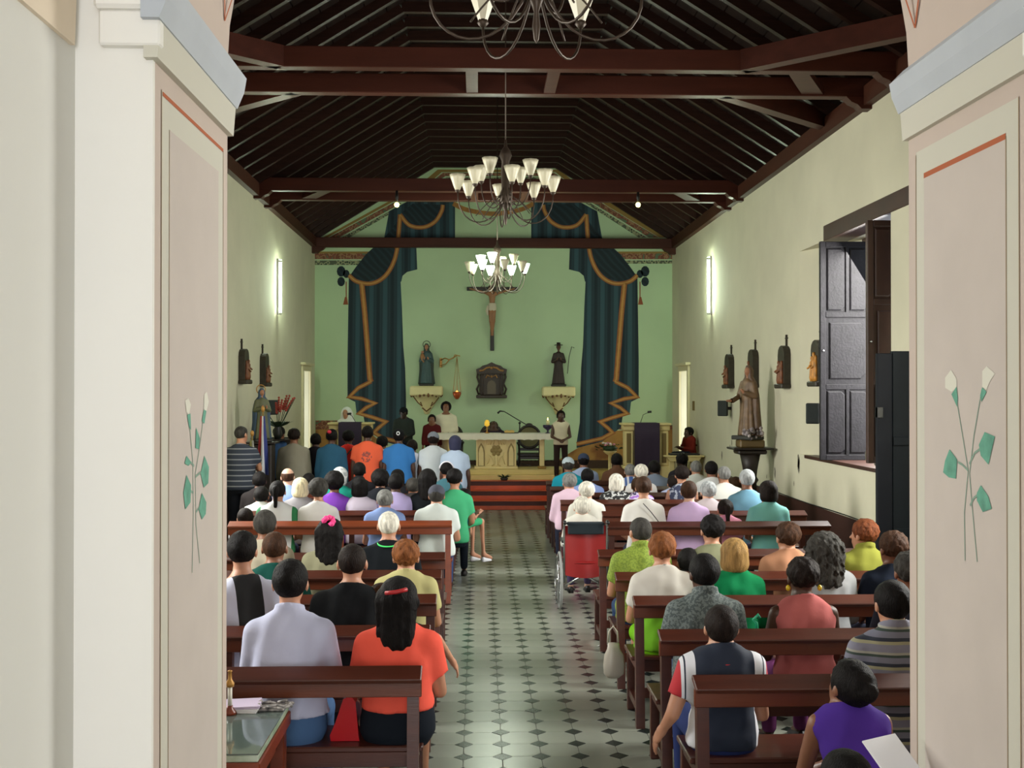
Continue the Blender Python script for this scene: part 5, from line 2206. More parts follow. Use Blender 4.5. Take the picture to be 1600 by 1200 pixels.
def flag(px0, pyt, pyb, Y, cols, lab, w=.2):
    x, zt = at_y(px0, pyt, Y)
    zb = at_y(px0, pyb, Y)[1]
    t = empty('flag', (x, Y, 0))
    tag(t, lab, 'flag', 'furled flags by the left wall')
    MB().tube([(0, 0, 0.02), (0, 0, zt + .08)], .014, 8).build('pole', mat('pole_brass', (150, 130, 80), .4, metal=.4), t)
    MB().sphere((0, 0, zt + .1), .03, 8, 0, (1, 1, 1.6)).build('finial', M_gold, t)
    MB().lathe([(.14, 0), (.13, .03), (.03, .06)], seg=14).build('foot', M_black, t)
    nn = len(cols)
    for k, c in enumerate(cols):
        n = 16
        vs_, fs = [], []
        x0, x1 = -w * .5 + w * k / nn, -w * .5 + w * (k + 1) / nn
        for i in range(6):
            u = i / 5
            for j in range(n + 1):
                v = j / n
                sp_ = .35 + .65 * v
                xx = (x0 + (x1 - x0) * u) * sp_
                vs_.append((xx, -.03 - .04 * math.sin(xx * 55 + v * 2) * sp_, zt + (zb - zt) * v))
        for i in range(5):
            for j in range(n):
                a = i * (n + 1) + j
                fs.append((a, a + 1, a + n + 2, a + n + 1))
        MB().add(vs_, fs, 0, True).build('flag_cloth', M_f[c], t)


flag(411, 650, 742, 16.3, ['r', 'w', 'b'], 'furled red, white and blue flag on a pole below the blue statue')
flag(394, 688, 745, 16.0, ['y', 's'], 'furled yellow-green and silver flag beside the striped-shirt man', w=.16)
xs, zt = at_y(434, 686, 18.2)
t = empty('flower_table', (xs, 18.2, 0))
tag(t, 'narrow dark table by the left wall carrying a vase', 'table')
MB().box(-.25, .25, -.18, .18, zt - .03, zt, ch=.006).build('top', M_ped, t)
for a in (-1, 1):
    for b2 in (-1, 1):
        MB().box(a * .2 - .02, a * .2 + .02, b2 * .14 - .02, b2 * .14 + .02, 0, zt - .03).build('leg', M_ped, t)
t = empty('gladiolus_vase', (xs, 18.2, zt))
tag(t, 'dark vase of tall red gladioli by the left wall', 'flowers')
MB().lathe([(.05, 0), (.08, .08), (.05, .2), (.06, .24), (.05, .24), (.04, .2)], seg=14).build('vase', mat('vase_dark', (36, 40, 36), .3), t)
random.seed(9)
for k in range(8):
    a = random.uniform(-1, 1)
    b2 = random.uniform(-.3, .3)
    hh = random.uniform(.35, .55)
    stm = MB().tube([(0, 0, .15), (a * .12, b2 * .1, .3), (a * .36, b2 * .3, .2 + hh)], .006, 5).build('stem', mat('leaf_dark', (34, 58, 32), .6), t)
    g = MB()
    for q in range(6):
        u = .55 + q * .09
        g.sphere((a * .36 * u, b2 * .3 * u, .25 + (hh - .03) * u), .028 * (1.2 - u * .5), 6)
    g.build('blossom', mat('gladiolus_red', (170, 70, 56), .6), stm)
lvs = MB()
for k in range(24):
    a = k * 2.4
    r = .06 + .06 * (k % 3)
    lvs.add([(0, 0, .18), (r * math.cos(a - .3), r * math.sin(a - .3), .27), (1.5 * r * math.cos(a), 1.5 * r * math.sin(a), .3), (r * math.cos(a + .3), r * math.sin(a + .3), .25)], [(0, 1, 2, 3)])
_l = lvs.build('leaves', mat('leaf_dark', (34, 58, 32), .6), t)
_l['kind'] = 'stuff'
xs, zt = at_y(441, 660, 19.2)
t = empty('music_stand', (xs, 19.2, 0))
tag(t, 'thin black stand by the left wall behind the gladioli', 'stand')
MB().tube([(0, 0, .02), (0, 0, 1.3)], .01, 6).build('pole', M_black, t)
MB().box(-.18, .18, -.02, 0, 1.25, 1.5, ch=.003).build('desk', M_black, t)

# ------------------------------------------------------------------ right window: shutters, lintel, sill
M_shut = mat('shutter_dark_blue', (24, 22, 26), .5, spec=.25, var=.3, vscale=12, bump=.3, bscale=40)
M_shut_b = mat('shutter_back_brown', (60, 34, 24), .45, var=.2)
win = struct(MB().box(4.98, 5.06, 12.0, 12.08, 1.42, 4.28).build('window_1', M_shut_b))
MB().box(4.98, 5.06, 13.88, 13.96, 1.42, 4.28).build('window_frame', M_shut_b, win)
MB().box(4.98, 5.06, 12.08, 13.88, 4.2, 4.28).build('window_frame', M_shut_b, win)
MB().box(4.5, 5.1, 11.8, 14.9, 1.38, 1.425, ch=.006).build('window_sill', M_shut_b, win)
for k in range(6):
    MB().tube([(5.12, 12.2 + k * .3, 1.42), (5.12, 12.2 + k * .3, 4.28)], .012, 8).build('window_bar', M_black, win)
lin = struct(MB().box(XR - .02, XR + .3, 10.9, 14.08, 4.27, 4.47, ch=.006).build('trim_20', M_shut_b))


def shutter(hx, hy, w, z0, z1, ang, lab, m_face, m_back):
    """leaf in its own frame: hinge at x=0, runs to x=-w; face looks to -y"""
    t = empty('window_shutter', (hx, hy, z0), ang)
    tag(t, lab, 'shutter', 'wooden window shutters')
    h = z1 - z0
    MB().box(-w, 0, -.012, .022, 0, h, ch=.003).build('board', m_back, t)
    st_ = .07
    for xa, xb in ((-w, -w + st_), (-st_, 0)):
        MB().box(xa, xb, -.035, -.012, 0, h, ch=.006).build('stile', m_face, t)
    zr = [0, h * .335, h * .665, h]
    for q, z in enumerate(zr):
        a = max(0, z - (.035 if 0 < q < 3 else (0.07 if q == 3 else 0)))
        b2 = min(h, z + (.035 if 0 < q < 3 else (0.07 if q == 0 else 0)))
        MB().box(-w + st_, -st_, -.034, -.012, a, b2, ch=.006).build('rail', m_face, t)

    def octp(xa, xb, za, zb, chm):
        """raised panel with its top corners cut"""
        k = min(chm, (xb - xa) * .4)
        pts = [(xa, za), (xb - k, za), (xb, za + k), (xb, zb - k), (xb - k, zb), (xa, zb)]
        o = MB().prism(pts, -.024, -.012, 'xz').build('panel', m_face, t)
        e = .014
        pts2 = [(xa + e, za + e), (xb - k - e * .3, za + e), (xb - e, za + k + e * .3), (xb - e, zb - k - e * .3), (xb - k - e * .3, zb - e), (xa + e, zb - e)]
        mm = MB()
        loop = [(p[0], -.024, p[1]) for p in pts] 
        lp2 = [(p[0], -.034, p[1]) for p in pts2]
        mm.add(loop + lp2, [(i, (i + 1) % 6, 6 + (i + 1) % 6, 6 + i) for i in range(6)] + [tuple(range(6, 12))])
        mm.build('bevelled_face', m_face, o)
    for za, zb in ((zr[0] + .09, zr[1] - .055), (zr[2] + .055, zr[3] - .09)):
        xm = -w / 2
        octp(-w + st_ + .02, xm - .035, za, zb, .045)
        octp(xm + .035, -st_ - .02, za, zb, .045)
        MB().box(xm - .022, xm + .022, -.034, -.012, za - .03, zb + .03, ch=.005).build('mullion', m_face, t)
    octp(-w + st_ + .05, -st_ - .04, zr[1] + .1, zr[2] - .1, .07)
    for z in (.3, h * .5, h - .3):
        MB().tube([(.004, -.01, z - .05), (.004, -.01, z + .05)], .012, 8).build('hinge', M_black, t)
    MB().sphere((-w + .035, -.045, h * .5), .014, 8).build('knob', M_steel, t)
    return t


x1, zt1 = at_y(1365, 378, 13.78)
x0, zb1 = at_y(1281, 719, 13.78)
shutter(x1, 13.78, x1 - x0, zb1, zt1, math.radians(0), 'open dark blue panelled window shutter seen face on', M_shut, M_shut)
shutter(5.0, 12.07, .66, 1.5, 4.22, math.radians(3), 'brown back of the nearer window shutter standing edge on to the wall', M_shut_b, M_shut_b)
# tall dark screen below, against the wall
x0, zt = at_y(1369, 552, 10.0)
t = empty('folding_screen', (4.0, 10.0, 0))
tag(t, 'tall dark blue wooden screen standing at the right wall below the shutter', 'screen')
M_scr = mat('screen_dark_blue', (18, 21, 28), .6, var=.15, spec=.15)
M_scr2 = mat('screen_dark_slate', (20, 26, 32), .6, var=.15, spec=.15)
xx0 = x0 - 4.0
MB().box(xx0, xx0 + .14, -.03, .03, .02, zt, ch=.006).build('leaf', M_scr, t)
MB().box(xx0 + .145, .5, -.02, .04, .02, zt + .02, ch=.006).build('leaf', M_scr2, t)
for k in range(3):
    MB().box(xx0 + .15, .45, -.035, -.02, .1 + k * .85, .18 + k * .85, ch=.004).build('batten', M_scr2, t)
MB().box(xx0, xx0 + .05, -.04, .04, zt - .6, zt - .5, ch=.003).build('latch', M_black, t)


# ------------------------------------------------------------------ chandeliers and bulbs
M_iron = mat('chandelier_iron', (70, 58, 48), .45, metal=.5)
M_shade = mat('shade_glass', (214, 208, 180), .35, emit=(214, 206, 170), estr=.03)  # unlit shades are given a faint glow of their own
M_shade_lit = mat('shade_glass_lit', (240, 250, 230), .35, emit=(226, 255, 220), estr=16)


def chandelier(X, Y, zc, D, lab, lit=(), col_top=None, ceilz=5.7, ph=0.0, angular=False, n1=8, n2=4, zs=.0):
    t = empty('chandelier', (X, Y, zc))
    tag(t, lab, 'chandelier')
    MB().tube([(0, 0, .62), (0, 0, 7.47 - zc)], .007, 6).build('rod', M_iron, t)
    MB().lathe([(.0, -.3), (.012, -.28), (.02, -.22), (.012, -.15), (.03, -.1), (.06, -.03), (.06, .06), (.045, .1), (.052, .3), (.042, .4), (.07, .47), (.05, .53), (.02, .57), (.012, .64), (0, .66)], seg=14).build('column', M_iron, t)
    for i in range(n1 + n2):
        tier = 0 if i < n1 else 1
        a = 2 * math.pi * ((i + ph) / n1 if tier == 0 else (i + .5 + ph) / n2)
        R = D / 2 - .06 if tier == 0 else D * .27
        zt_ = (.06 if tier == 0 else .2) + zs
        ca, sa = math.cos(a), math.sin(a)
        pts = bez((.03, 0, -.02 + tier * .08), (R * .35, 0, -.42 + tier * .2), (R * 1.02, 0, -.3 + tier * .22), (R, 0, zt_), 12)
        P = [(p.x * ca, p.x * sa, p.z) for p in pts]
        am = MB().tube(P, .007, 6)
        pts = bez((.04, 0, .04 + tier * .08), (R * .3, 0, .0), (R * .5, 0, -.12), (R * .62, 0, -.2 + tier * .2), 8)
        am.tube([(p.x * ca, p.x * sa, p.z) for p in pts], .005, 5)
        o = am.build('arm', M_iron, t)
        MB().lathe([(.012, -.01), (.03, .01), (.022, .03)], (R * ca, R * sa, zt_), 10).build('socket', M_iron, o)
        mt = M_shade_lit if i in lit else M_shade
        if angular:
            MB().lathe([(.022, .02), (.075, .17), (.06, .215), (.045, .22)], (R * ca, R * sa, zt_), 6, smooth=False).build('shade', mt, o)
        else:
            MB().lathe([(.026, .02), (.046, .07), (.072, .15), (.084, .19), (.074, .185), (.03, .06), (0, .03)], (R * ca, R * sa, zt_), 24, wob=.05, wn=8).build('shade', mt, o)
    return t


x, z = at_y(790, 330, 11.95)
chandelier(x, 11.95, 4.43, 1.18, 'unlit chandelier of frosted tulip shades hanging in mid nave', ph=.13)
x, z = at_y(777, 440, 18.95)
chandelier(x, 18.95, 4.30, 1.12, 'lit chandelier hanging in front of the crucifix, its shades glowing white', lit=(0, 1, 2, 5, 9, 10), ph=.3)
_pl = bpy.data.lights.new('chandelier_lamps', 'POINT')
_pl.energy = 160
_pl.shadow_soft_size = .4
_pl.color = (.9, 1.0, .84)
_po = bpy.data.objects.new('chandelier_lamps', _pl)
_po.location = (x, 18.95, 4.30 + .2)
COL.objects.link(_po)
x, z = at_y(838, 20, 5.1)
chandelier(x, 5.1, 4.24, 1.12, 'nearest chandelier, with angular pale glass shades, cut off by the top of the picture', ph=0, angular=True, n1=6, n2=3, zs=-.13)
for px, py, lb in ((620, 320, 'left'), (997, 320, 'right')):
    x, z = at_y(px, py, 18.4)
    t = empty('light_bulb', (x, 18.4, z))
    tag(t, 'bare yellow bulb under the dark tie beam, the one above the %s curtain' % lb, 'bulb', 'bare bulbs on the tie beam')
    MB().lathe([(.018, .03), (.02, .09), (.03, .12), (.02, 5.7 - z)], seg=10).build('socket', M_black, t)
    MB().sphere((0, 0, 0), .042, 12).build('bulb', mat('bulb_yellow', (255, 240, 140), .4, emit=(255, 236, 130), estr=14), t)


# ------------------------------------------------------------------ pews
def make_pew(L, mid=1, solid=False, m=None):
    """pew in its own frame: x from 0 to L, back rail at y=0, sitters face +y"""
    m = m or M_pew
    t = empty('pew', (0, 0, 0))
    sh = Matrix.Rotation(math.radians(20), 3, 'X')
    led = MB()
    led.box(0, L, -.075, .055, -.013, .013, ch=.005, M=sh)
    led.v = [(p[0], p[1], p[2] + .862) for p in led.v]
    led.build('top_ledge', m, t)
    MB().box(.0, L, -.03, .0, .748, .84, ch=.004).build('backboard', M_pew_lit if m is M_pew else m, t)
    MB().box(.0, L, .09, .47, .43, .46, ch=.006).build('seat', m, t)
    MB().box(.04, L - .04, .1, .125, .35, .43, ch=.003).build('seat_apron', m, t)
    xs_ = [.045, L - .045] + [L * (k + 1) / (mid + 1) for k in range(mid)]
    for x in xs_:
        lg = MB()
        lg.add([(x - .03, -.05, 0), (x + .03, -.05, 0), (x + .03, .01, 0), (x - .03, .01, 0), (x - .03, .0, .85), (x + .03, .0, .85), (x + .03, .055, .85), (x - .03, .055, .85)],
               [(3, 2, 1, 0), (4, 5, 6, 7), (0, 1, 5, 4), (1, 2, 6, 5), (2, 3, 7, 6), (3, 0, 4, 7)])
        lg.build('leg', m, t)
        MB().box(x - .028, x + .028, .40, .455, 0, .43, ch=.004).build('leg', m, t)
        MB().box(x - .022, x + .022, .0, .42, .38, .43, ch=.003).build('seat_bearer', m, t)
        MB().box(x - .02, x + .02, -.03, .42, .10, .15, ch=.003).build('stretcher', m, t)
    MB().box(.05, L - .05, -.02, .0, .2, .27, ch=.003).build('stretcher', m, t)
    if solid:
        MB().box(.02, L - .02, -.02, -.004, .1, .76, ch=.003).build('back_panel', m, t)
    return t


M_pew_sun = mat('pew_sunlit_tone', (124, 60, 34), .32, var=.15, vscale=2, stretch=(.4, 6, 6))  # sunlit copy of the pew wood: sunlight put into the colour
M_pew_dk = mat('pew_dark', (62, 32, 22), .35, var=.2, vscale=2, stretch=(.4, 6, 6))
protos = {}
RR = [(5.34, 1.06), (6.38, 1.06), (7.44, 1.06), (8.43, 1.06), (9.64, 1.06), (11.7, 1.39), (12.75, 1.45), (14.1, 1.06), (15.1, 1.06), (16.1, 1.06), (17.1, 1.06)]
LR = [5.57, 6.55, 7.55, 8.58, 9.53, 11.87, 12.9, 13.95, 15.0]
RL = ['right-hand pew nearest the camera below the child in navy', 'right-hand pew behind the child in navy, second from the camera', 'right-hand pew behind the man in grey, third from the camera',
      'right-hand pew behind the woman in white and lime, fourth from the camera', 'right-hand pew behind the wheelchair, standing empty', 'right-hand pew beside the wheelchair with the turquoise-shirted woman',
      'right-hand pew just past the wheelchair row', 'right-hand pew where the pink-shirted elder sits at the aisle end', 'right-hand pew in the fourth row from the altar steps', 'right-hand pew in the third row from the altar steps',
      'front right-hand pew nearest the altar']
LL = ['left-hand pew nearest the camera with a white shirt and an orange top on it', 'left-hand pew behind the big black shirt, second from the camera', 'left-hand pew behind the man in green, third from the camera',
      'left-hand pew behind the pink hair flower, fourth from the camera', 'left-hand pew standing empty in mid nave', 'left-hand pew toned brighter as if sunlit, with the grey-capped man',
      'left-hand pew where the woman in the purple top sits', 'left-hand pew in the second row from the standing group', 'front left-hand pew behind the standing group']
for k, ((y, x), lb) in enumerate(zip(RR, RL)):
    L = 2.42
    solid = k >= 8 and k < 11
    key = (L, solid, 'r' if not solid else 'd')
    if key not in protos:
        p = make_pew(L, 1, solid, M_pew if not solid else M_pew_dk)
        protos[key] = p
    else:
        p = copy_tree(protos[key])
    p.location = (x, y, 0)
    tag(p, lb, 'pew', 'wooden pews right of the aisle')
for k, (y, lb) in enumerate(zip(LR, LL)):
    key = ('L', k == 5)
    if key not in protos:
        p = make_pew(2.42, 1, False, M_pew_sun if k == 5 else M_pew)
        protos[key] = p
    else:
        p = copy_tree(protos[key])
    p.location = (-2.71, y, 0)
    tag(p, lb, 'pew', 'wooden pews left of the aisle')


# ------------------------------------------------------------------ wheelchair
t = empty('wheelchair', (1.13, 11.5, 0))
tag(t, 'silver wheelchair with a red vinyl back standing in the aisle', 'wheelchair')
M_red = mat('vinyl_red', (150, 34, 34), .35, var=.08)
M_tyre = mat('tyre_grey', (150, 152, 150), .6)
n = 10
vs_, fs = [], []
for i in range(n + 1):
    u = i / n
    x = -.215 + .43 * u
    yy = -.02 + .05 * math.sin(math.pi * u)
    for j in range(7):
        v = j / 6
        vs_.append((x, yy - .015 * (1 - v), .36 + .52 * v - (0.04 * math.sin(math.pi * u) if j == 0 else 0)))
for i in range(n):
    for j in range(6):
        a = i * 7 + j
        fs.append((a, a + 7, a + 8, a + 1))
m = MB().add(vs_, fs, 0, True)
m.add([(p[0], p[1] + .012, p[2]) for p in vs_], [f[::-1] for f in fs], 0, True)
m.build('backrest', M_red, t)
MB().box(-.21, .21, 0, .42, .47, .50, ch=.01).build('seat', M_red, t)
for s in (-1, 1):
    MB().tube([(s * .225, -.02, .28), (s * .225, -.02, .9), (s * .225, -.05, .93), (s * .225, -.13, .93)], .0125, 10).build('back_tube', M_steel, t)
    MB().tube([(s * .225, -.06, .93), (s * .225, -.16, .925)], .018, 10).build('push_handle', M_black, t)
    MB().tube([(s * .225, -.02, .68), (s * .225, .34, .68), (s * .225, .38, .64), (s * .225, .4, .15)], .0115, 8).build('side_tube', M_steel, t)
    MB().tube([(s * .225, 0, .3), (s * .225, .4, .3)], .0115, 8).build('side_tube', M_steel, t)
    MB().box(s * .225 - .025, s * .225 + .025, .02, .3, .69, .72, ch=.008).build('armrest', M_black, t)
    w_ = MB()
    circ = [(s * .27, .03 + .29 * math.cos(a), .3 + .29 * math.sin(a)) for a in np.linspace(0, 6.2832, 37)[:-1]]
    wh = w_.tube(circ, .014, 8, closed=True).build('wheel', M_tyre, t)
    w2 = MB().tube([(s * .3, .03 + .25 * math.cos(a), .3 + .25 * math.sin(a)) for a in np.linspace(0, 6.2832, 33)[:-1]], .007, 6, closed=True)
    w2.build('push_rim', M_steel, wh)
    sp_ = MB()
    for k in range(20):
        a = k * math.pi / 10
        sp_.tube([(s * (.262 if k % 2 else .28), .03, .3), (s * .27, .03 + .285 * math.cos(a), .3 + .285 * math.sin(a))], .0018, 4)
    sp_.build('spokes', M_steel, wh)
    MB().tube([(s * .24, .03, .3), (s * .3, .03, .3)], .022, 10).build('hub', M_steel, wh)
    cst = MB().tube([(s * .225, .43 + .075 * math.cos(a), .09 + .075 * math.sin(a)) for a in np.linspace(0, 6.2832, 21)[:-1]], .014, 8, closed=True).build('caster', M_tyre, t)
    MB().tube([(s * .225, .43, .09), (s * .225, .41, .2)], .01, 6).build('fork', M_steel, cst)
    MB().box(s * .12 - .06, s * .12 + .06, .52, .64, .1, .115, ch=.004).build('footplate', M_black, t)
MB().tube([(-.225, .18, .2), (.225, .18, .45)], .011, 8).build('cross_brace', M_steel, t)
MB().tube([(.225, .2, .2), (-.225, .2, .45)], .011, 8).build('cross_brace', M_steel, t)

# ------------------------------------------------------------------ glass-topped table by the entrance
t = empty('glass_topped_table', (-1.42, 5.06, 0))
tag(t, 'reddish wooden table with a green-grey glass top in the lower left corner', 'table')
M_tabw = mat('table_red_wood', (112, 46, 24), .35, var=.2, vscale=2, stretch=(1, 6, 6))
MB().box(-.5, .49, -.4, .37, .655, .72, ch=.006).build('top_frame', M_tabw, t)
MB().box(-.49, .48, -.39, .36, .72, .75, ch=.004).build('top', mat('table_reflected_papers', (120, 140, 112), .5, var=.3, vscale=9, vcol=(176, 186, 170)), t)  # pale mottle paints in the papers reflected by the glass
gm = mat('glass_pane', (200, 225, 215), .05, trans=.85, spec=.7)
MB().box(-.49, .48, -.39, .36, .7505, .757, ch=.001).build('glass_pane', gm, t)
for a in (-1, 1):
    for b2 in (-1, 1):
        MB().box(-.005 + a * .44 - .035, -.005 + a * .44 + .035, -.015 + b2 * .34 - .035, -.015 + b2 * .34 + .035, 0, .655, ch=.006).build('leg', M_tabw, t)
MB().box(-.44, .43, -.36, -.33, .54, .655, ch=.003).build('apron', M_tabw, t)
MB().box(.4, .43, -.33, .31, .54, .655, ch=.003).build('apron', M_tabw, t)
TT = .758
t = empty('paper_stack', (-1.17, 5.33, TT))
tag(t, 'small stack of lilac and white papers at the back of the glass-topped table', 'papers')
for k in range(5):
    MB().box(-.11, .11, -.075, .075, k * .006, k * .006 + .005).build('sheet', mat('paper_lilac', (196, 182, 206), .7) if k > 2 else mat('paper_white', (222, 222, 224), .7), t, (0, 0, 0), .06 * k - .1)
o = MB()
random.seed(2)
for k in range(14):
    a = k * .45
    o.tube([(.09 * math.cos(a) * (1 + .2 * math.sin(3 * a)), .045 * math.sin(a), .01 + .01 * (k % 3)), (.09 * math.cos(a + .5), .045 * math.sin(a + .5), .018)], .007, 5)
o.box(-.1, .06, -.05, .05, 0, .012, ch=.004)
q = o.build('lace_purse', mat('lace_black_white', (60, 58, 60), .6, vcol=(170, 165, 160), var=.1, vscale=40), None, (-1.0, 5.33, TT))
tag(q, 'little black and pale lace bundle beside the lilac papers on the table', 'bundle')
x, z = at_y(363, 1060, 5.3)
t = empty('candle_figure', (x, 5.25, TT))
tag(t, 'slim white candle with a brass holder standing at the edge of the glass-topped table', 'candle')
MB().lathe([(.035, 0), (.03, .012), (.014, .03), (.014, .04)], seg=12).build('holder', M_tabw, t)
MB().lathe([(.011, .04), (.011, .13), (0, .13)], seg=10).build('candle', mat('candle_white', (224, 222, 210), .5), t)
MB().lathe([(.02, .13), (.022, .145), (.01, .165), (.008, .2), (.012, .205), (0, .21)], seg=12).build('finial', M_gold, t)

# ------------------------------------------------------------------ small things in the pews
x, z = at_y(541, 1120, 5.8)
t = empty('handbag', (x, 5.84, .462))
tag(t, 'shiny red handbag on the seat between the white shirt and the orange top', 'bag')
M_rb = mat('patent_red', (176, 20, 30), .12)
MB().prism([(-.075, 0), (.075, 0), (.07, .03), (.055, .2), (.03, .24), (-.01, .22), (-.05, .1), (-.08, .03)], -.09, .09, 'xz').build('bag_body', M_rb, t)
MB().tube([(.0, -.05, .22), (.02, -.05, .32), (.04, .0, .36), (.02, .05, .32), (.0, .05, .22)], .007, 8).build('strap', M_rb, t)
x, z = at_y(966, 1015, 7.7)
t = empty('plastic_bag', (x, 8.0, .03))
tag(t, 'pale plastic carrier bag hanging low beside the jeans at the aisle', 'bag')
vs_, fs = [], []
n = 14
prof = [(.05, .42), (.06, .36), (.09, .3), (.1, .2), (.095, .12), (.05, .08), (0, .075)]
MB().lathe([(a * .8, b * .75 + .1) for a, b in prof], (0, 0, 0), 14, wob=.12, wn=3, sy=.6).build('bag_body', mat('plastic_white', (186, 180, 166), .35), t)
MB().tube([(-.04, 0, .42), (-.03, 0, .5), (.0, 0, .54), (.03, 0, .5), (.04, 0, .42)], .006, 6).build('handle', mat('plastic_white', (186, 180, 166), .35), t)
x, z = at_y(1178, 988, 6.5)
t = empty('green_clip', (x, 6.44, .88))
tag(t, 'small bright green hook standing on the pew back beside the man in grey', 'hook')
MB().tube([(0, 0, 0), (0, 0, .04), (-.02, 0, .06), (.012, 0, .09), (.02, 0, .07)], .009, 8).build('hook_body', mat('green_plastic', (30, 150, 110), .4), t)
x, z = at_y(1070, 1082, 6.6)
o = MB().box(-.1, .1, -.07, .07, 0, .06, ch=.02).build('bag', mat('yellow_cloth', (196, 176, 40), .6), None, (x, 6.6, .46))
tag(o, 'flat yellow pouch lying on the seat beside the man in grey', 'pouch')
x, z = at_y(1424, 1182, 4.0)
o = MB().box(-.09, .09, -.004, .004, 0, .2, ch=.001).build('booklet', mat('paper_white', (222, 222, 224), .7, ), None, (x, 4.0, z - .1), .5)
o.rotation_euler = (math.radians(-50), 0, .5)
tag(o, 'white booklet held before the woman in purple at the bottom edge', 'booklet')

for (x, y, L, lb) in ((1.25, 4.42, 1.4, 'backless bench under the woman in purple in the lower right corner'), (1.05, 3.62, .5, 'small stool under the child at the bottom edge')):
    t = empty('bench', (x, y, 0))
    tag(t, lb, 'bench')
    MB().box(0, L, 0, .36, .42, .455, ch=.006).build('seat', M_pew, t)
    for a in (.05, L - .11):
        for b2 in (.02, .28):
            MB().box(a, a + .06, b2, b2 + .06, 0, .42, ch=.004).build('leg', M_pew, t)

# ------------------------------------------------------------------ people
SG = .24
NAVY, WHITE, BLK = (24, 34, 52), (206, 206, 210), (22, 24, 26)
m_boy = ramp_mat('navy_white_sleeves', 'raglan', [(NAVY, 0), ((214, 216, 222), .152), (NAVY, .197), ((214, 216, 222), .207), ((176, 40, 48), .222)], rough=.85)
m_rag = ramp_mat('black_white_raglan', 'raglan', [(BLK, 0), ((190, 194, 214), .085)], rough=.85)
m_stripe = ramp_mat('grey_multi_stripes', 'stripes', [((120, 120, 136), 0), ((150, 148, 120), .3), ((40, 46, 60), .42), ((112, 114, 130), .56), ((50, 66, 60), .8), ((150, 150, 140), .9)], scale=2.6)
m_stripe2 = ramp_mat('navy_thin_stripes', 'stripes', [((36, 44, 58), 0), ((120, 124, 130), .78)], scale=4.2)
m_flor1 = ramp_mat('floral_black_white', 'floral', [((26, 26, 28), 0), ((190, 192, 190), .55)], scale=26)
m_flor2 = ramp_mat('floral_purple_white', 'floral', [((150, 100, 190), 0), ((200, 190, 214), .45), ((60, 50, 90), .6)], scale=16)
m_flor3 = ramp_mat('floral_navy', 'floral', [((40, 48, 74), 0), ((150, 156, 170), .55)], scale=18)
m_flor4 = ramp_mat('scarf_check', 'floral', [((150, 156, 156), 0), ((196, 200, 198), .5)], scale=18)
m_green_side = ramp_mat('white_green_sides', 'raglan', [((208, 210, 210), 0), ((34, 112, 66), .17)], rough=.85)
m_grey_knit = ramp_mat('grey_melange', 'floral', [((66, 76, 76), 0), ((100, 110, 108), .5)], scale=60)
m_lime = ramp_mat('lime_check', 'floral', [((108, 128, 38), 0), ((130, 150, 50), .5)], scale=70)
m_blouse_lime = ramp_mat('white_over_lime', 'zlevel', [((110, 176, 20), 0), ((196, 192, 182), .73)], scale=1.0, rough=.85)
m_bicol = ramp_mat('white_purple_yoke', 'zlevel', [((120, 96, 128), 0), ((206, 206, 198), .78)], scale=1.0)
m_bluecheck = ramp_mat('blue_white_stripes', 'raglan', [((60, 90, 150), 0), ((200, 204, 210), .03), ((60, 90, 150), .06), ((200, 204, 210), .09)], rough=.85)
m_print = ramp_mat('orange_print', 'print', [((226, 92, 54), 0), ((140, 70, 62), .5)], center=(0, -.12, 1.28))
m_batik = ramp_mat('turquoise_tie', 'floral', [((90, 158, 176), 0), ((120, 190, 180), .55)], scale=5, hard=False)

P = person
# right block, nearest rows
P(1128, 951, 5.34 + SG, 'boy in a navy top with white and red sleeves, hand resting on the pew', shirt_m=m_boy, skin='l', hairc='dark', hair='short', arms=('bench', 'lap'), lowc=(36, 48, 92), g=.95, seed=1, hs=.98, hp=-6)
P(1398, 911, 5.34 + SG, 'man in a grey multi-striped polo at the right edge', shirt_m=m_stripe, skin='l', hairc='black', hair='short', g=1.12, seed=2, collar=True, hy=4, lowc=(60, 80, 120))
P(1352, 1041, 4.6, 'woman in a purple top leaning forward in the lower right corner', shirt=(74, 46, 140), skin='m', hairc='black', hair='bun', fem=True, g=1.05, lean=16, sleeve='none', seed=3, hp=-22, hy=22, side=-4)
P(1326, 1178, 3.75, 'black-haired child whose head just shows at the bottom edge', shirt=(60, 60, 70), skin='m', hairc='black', hair='short', seed=4, face=.1)
P(1102, 870, 6.38 + SG, 'man in a grey melange shirt on the third pew right of the aisle', shirt_m=m_grey_knit, skin='d', hairc='black', hair='short', g=1.12, seed=5, hy=12, collar=True, lowc=(60, 76, 100))
P(1256, 877, 6.38 + SG, 'woman in a sleeveless coral pink top with yellow earrings', shirt=(190, 106, 104), skin='d', hairc='dark', hair='puff', fem=True, g=1.1, sleeve='none', seed=6, lowc=(120, 60, 110))
P(1424, 868, 6.38 + SG, 'grey-haired person half hidden by the jamb at the right', shirt=(50, 54, 70), skin='m', hairc='salt', hair='puff', fem=True, seed=7)
P(1033, 836, 7.44 + SG, 'woman with copper-blond hair in a white blouse over lime green', shirt_m=m_blouse_lime, skin='l', hairc='auburn', hair='puff', fem=True, g=1.1, seed=8, side=1, hy=-6, lowc=(110, 176, 20), low='skirt', shoec=(214, 214, 210), arms=('lap', 'lap'))
P(1148, 844, 7.44 + SG, 'woman with a blond bob in a bright green sweater', shirt=(16, 124, 74), skin='p', hairc='blond', hair='bob', fem=True, g=.95, sleeve='long', seed=9)
P(1290, 836, 7.44 + SG, 'woman with long grey curly hair in a pale grey top', shirt=(160, 162, 164), skin='l', hairc='salt', hair='curly', fem=True, sleeve='long', seed=10, hy=-14)
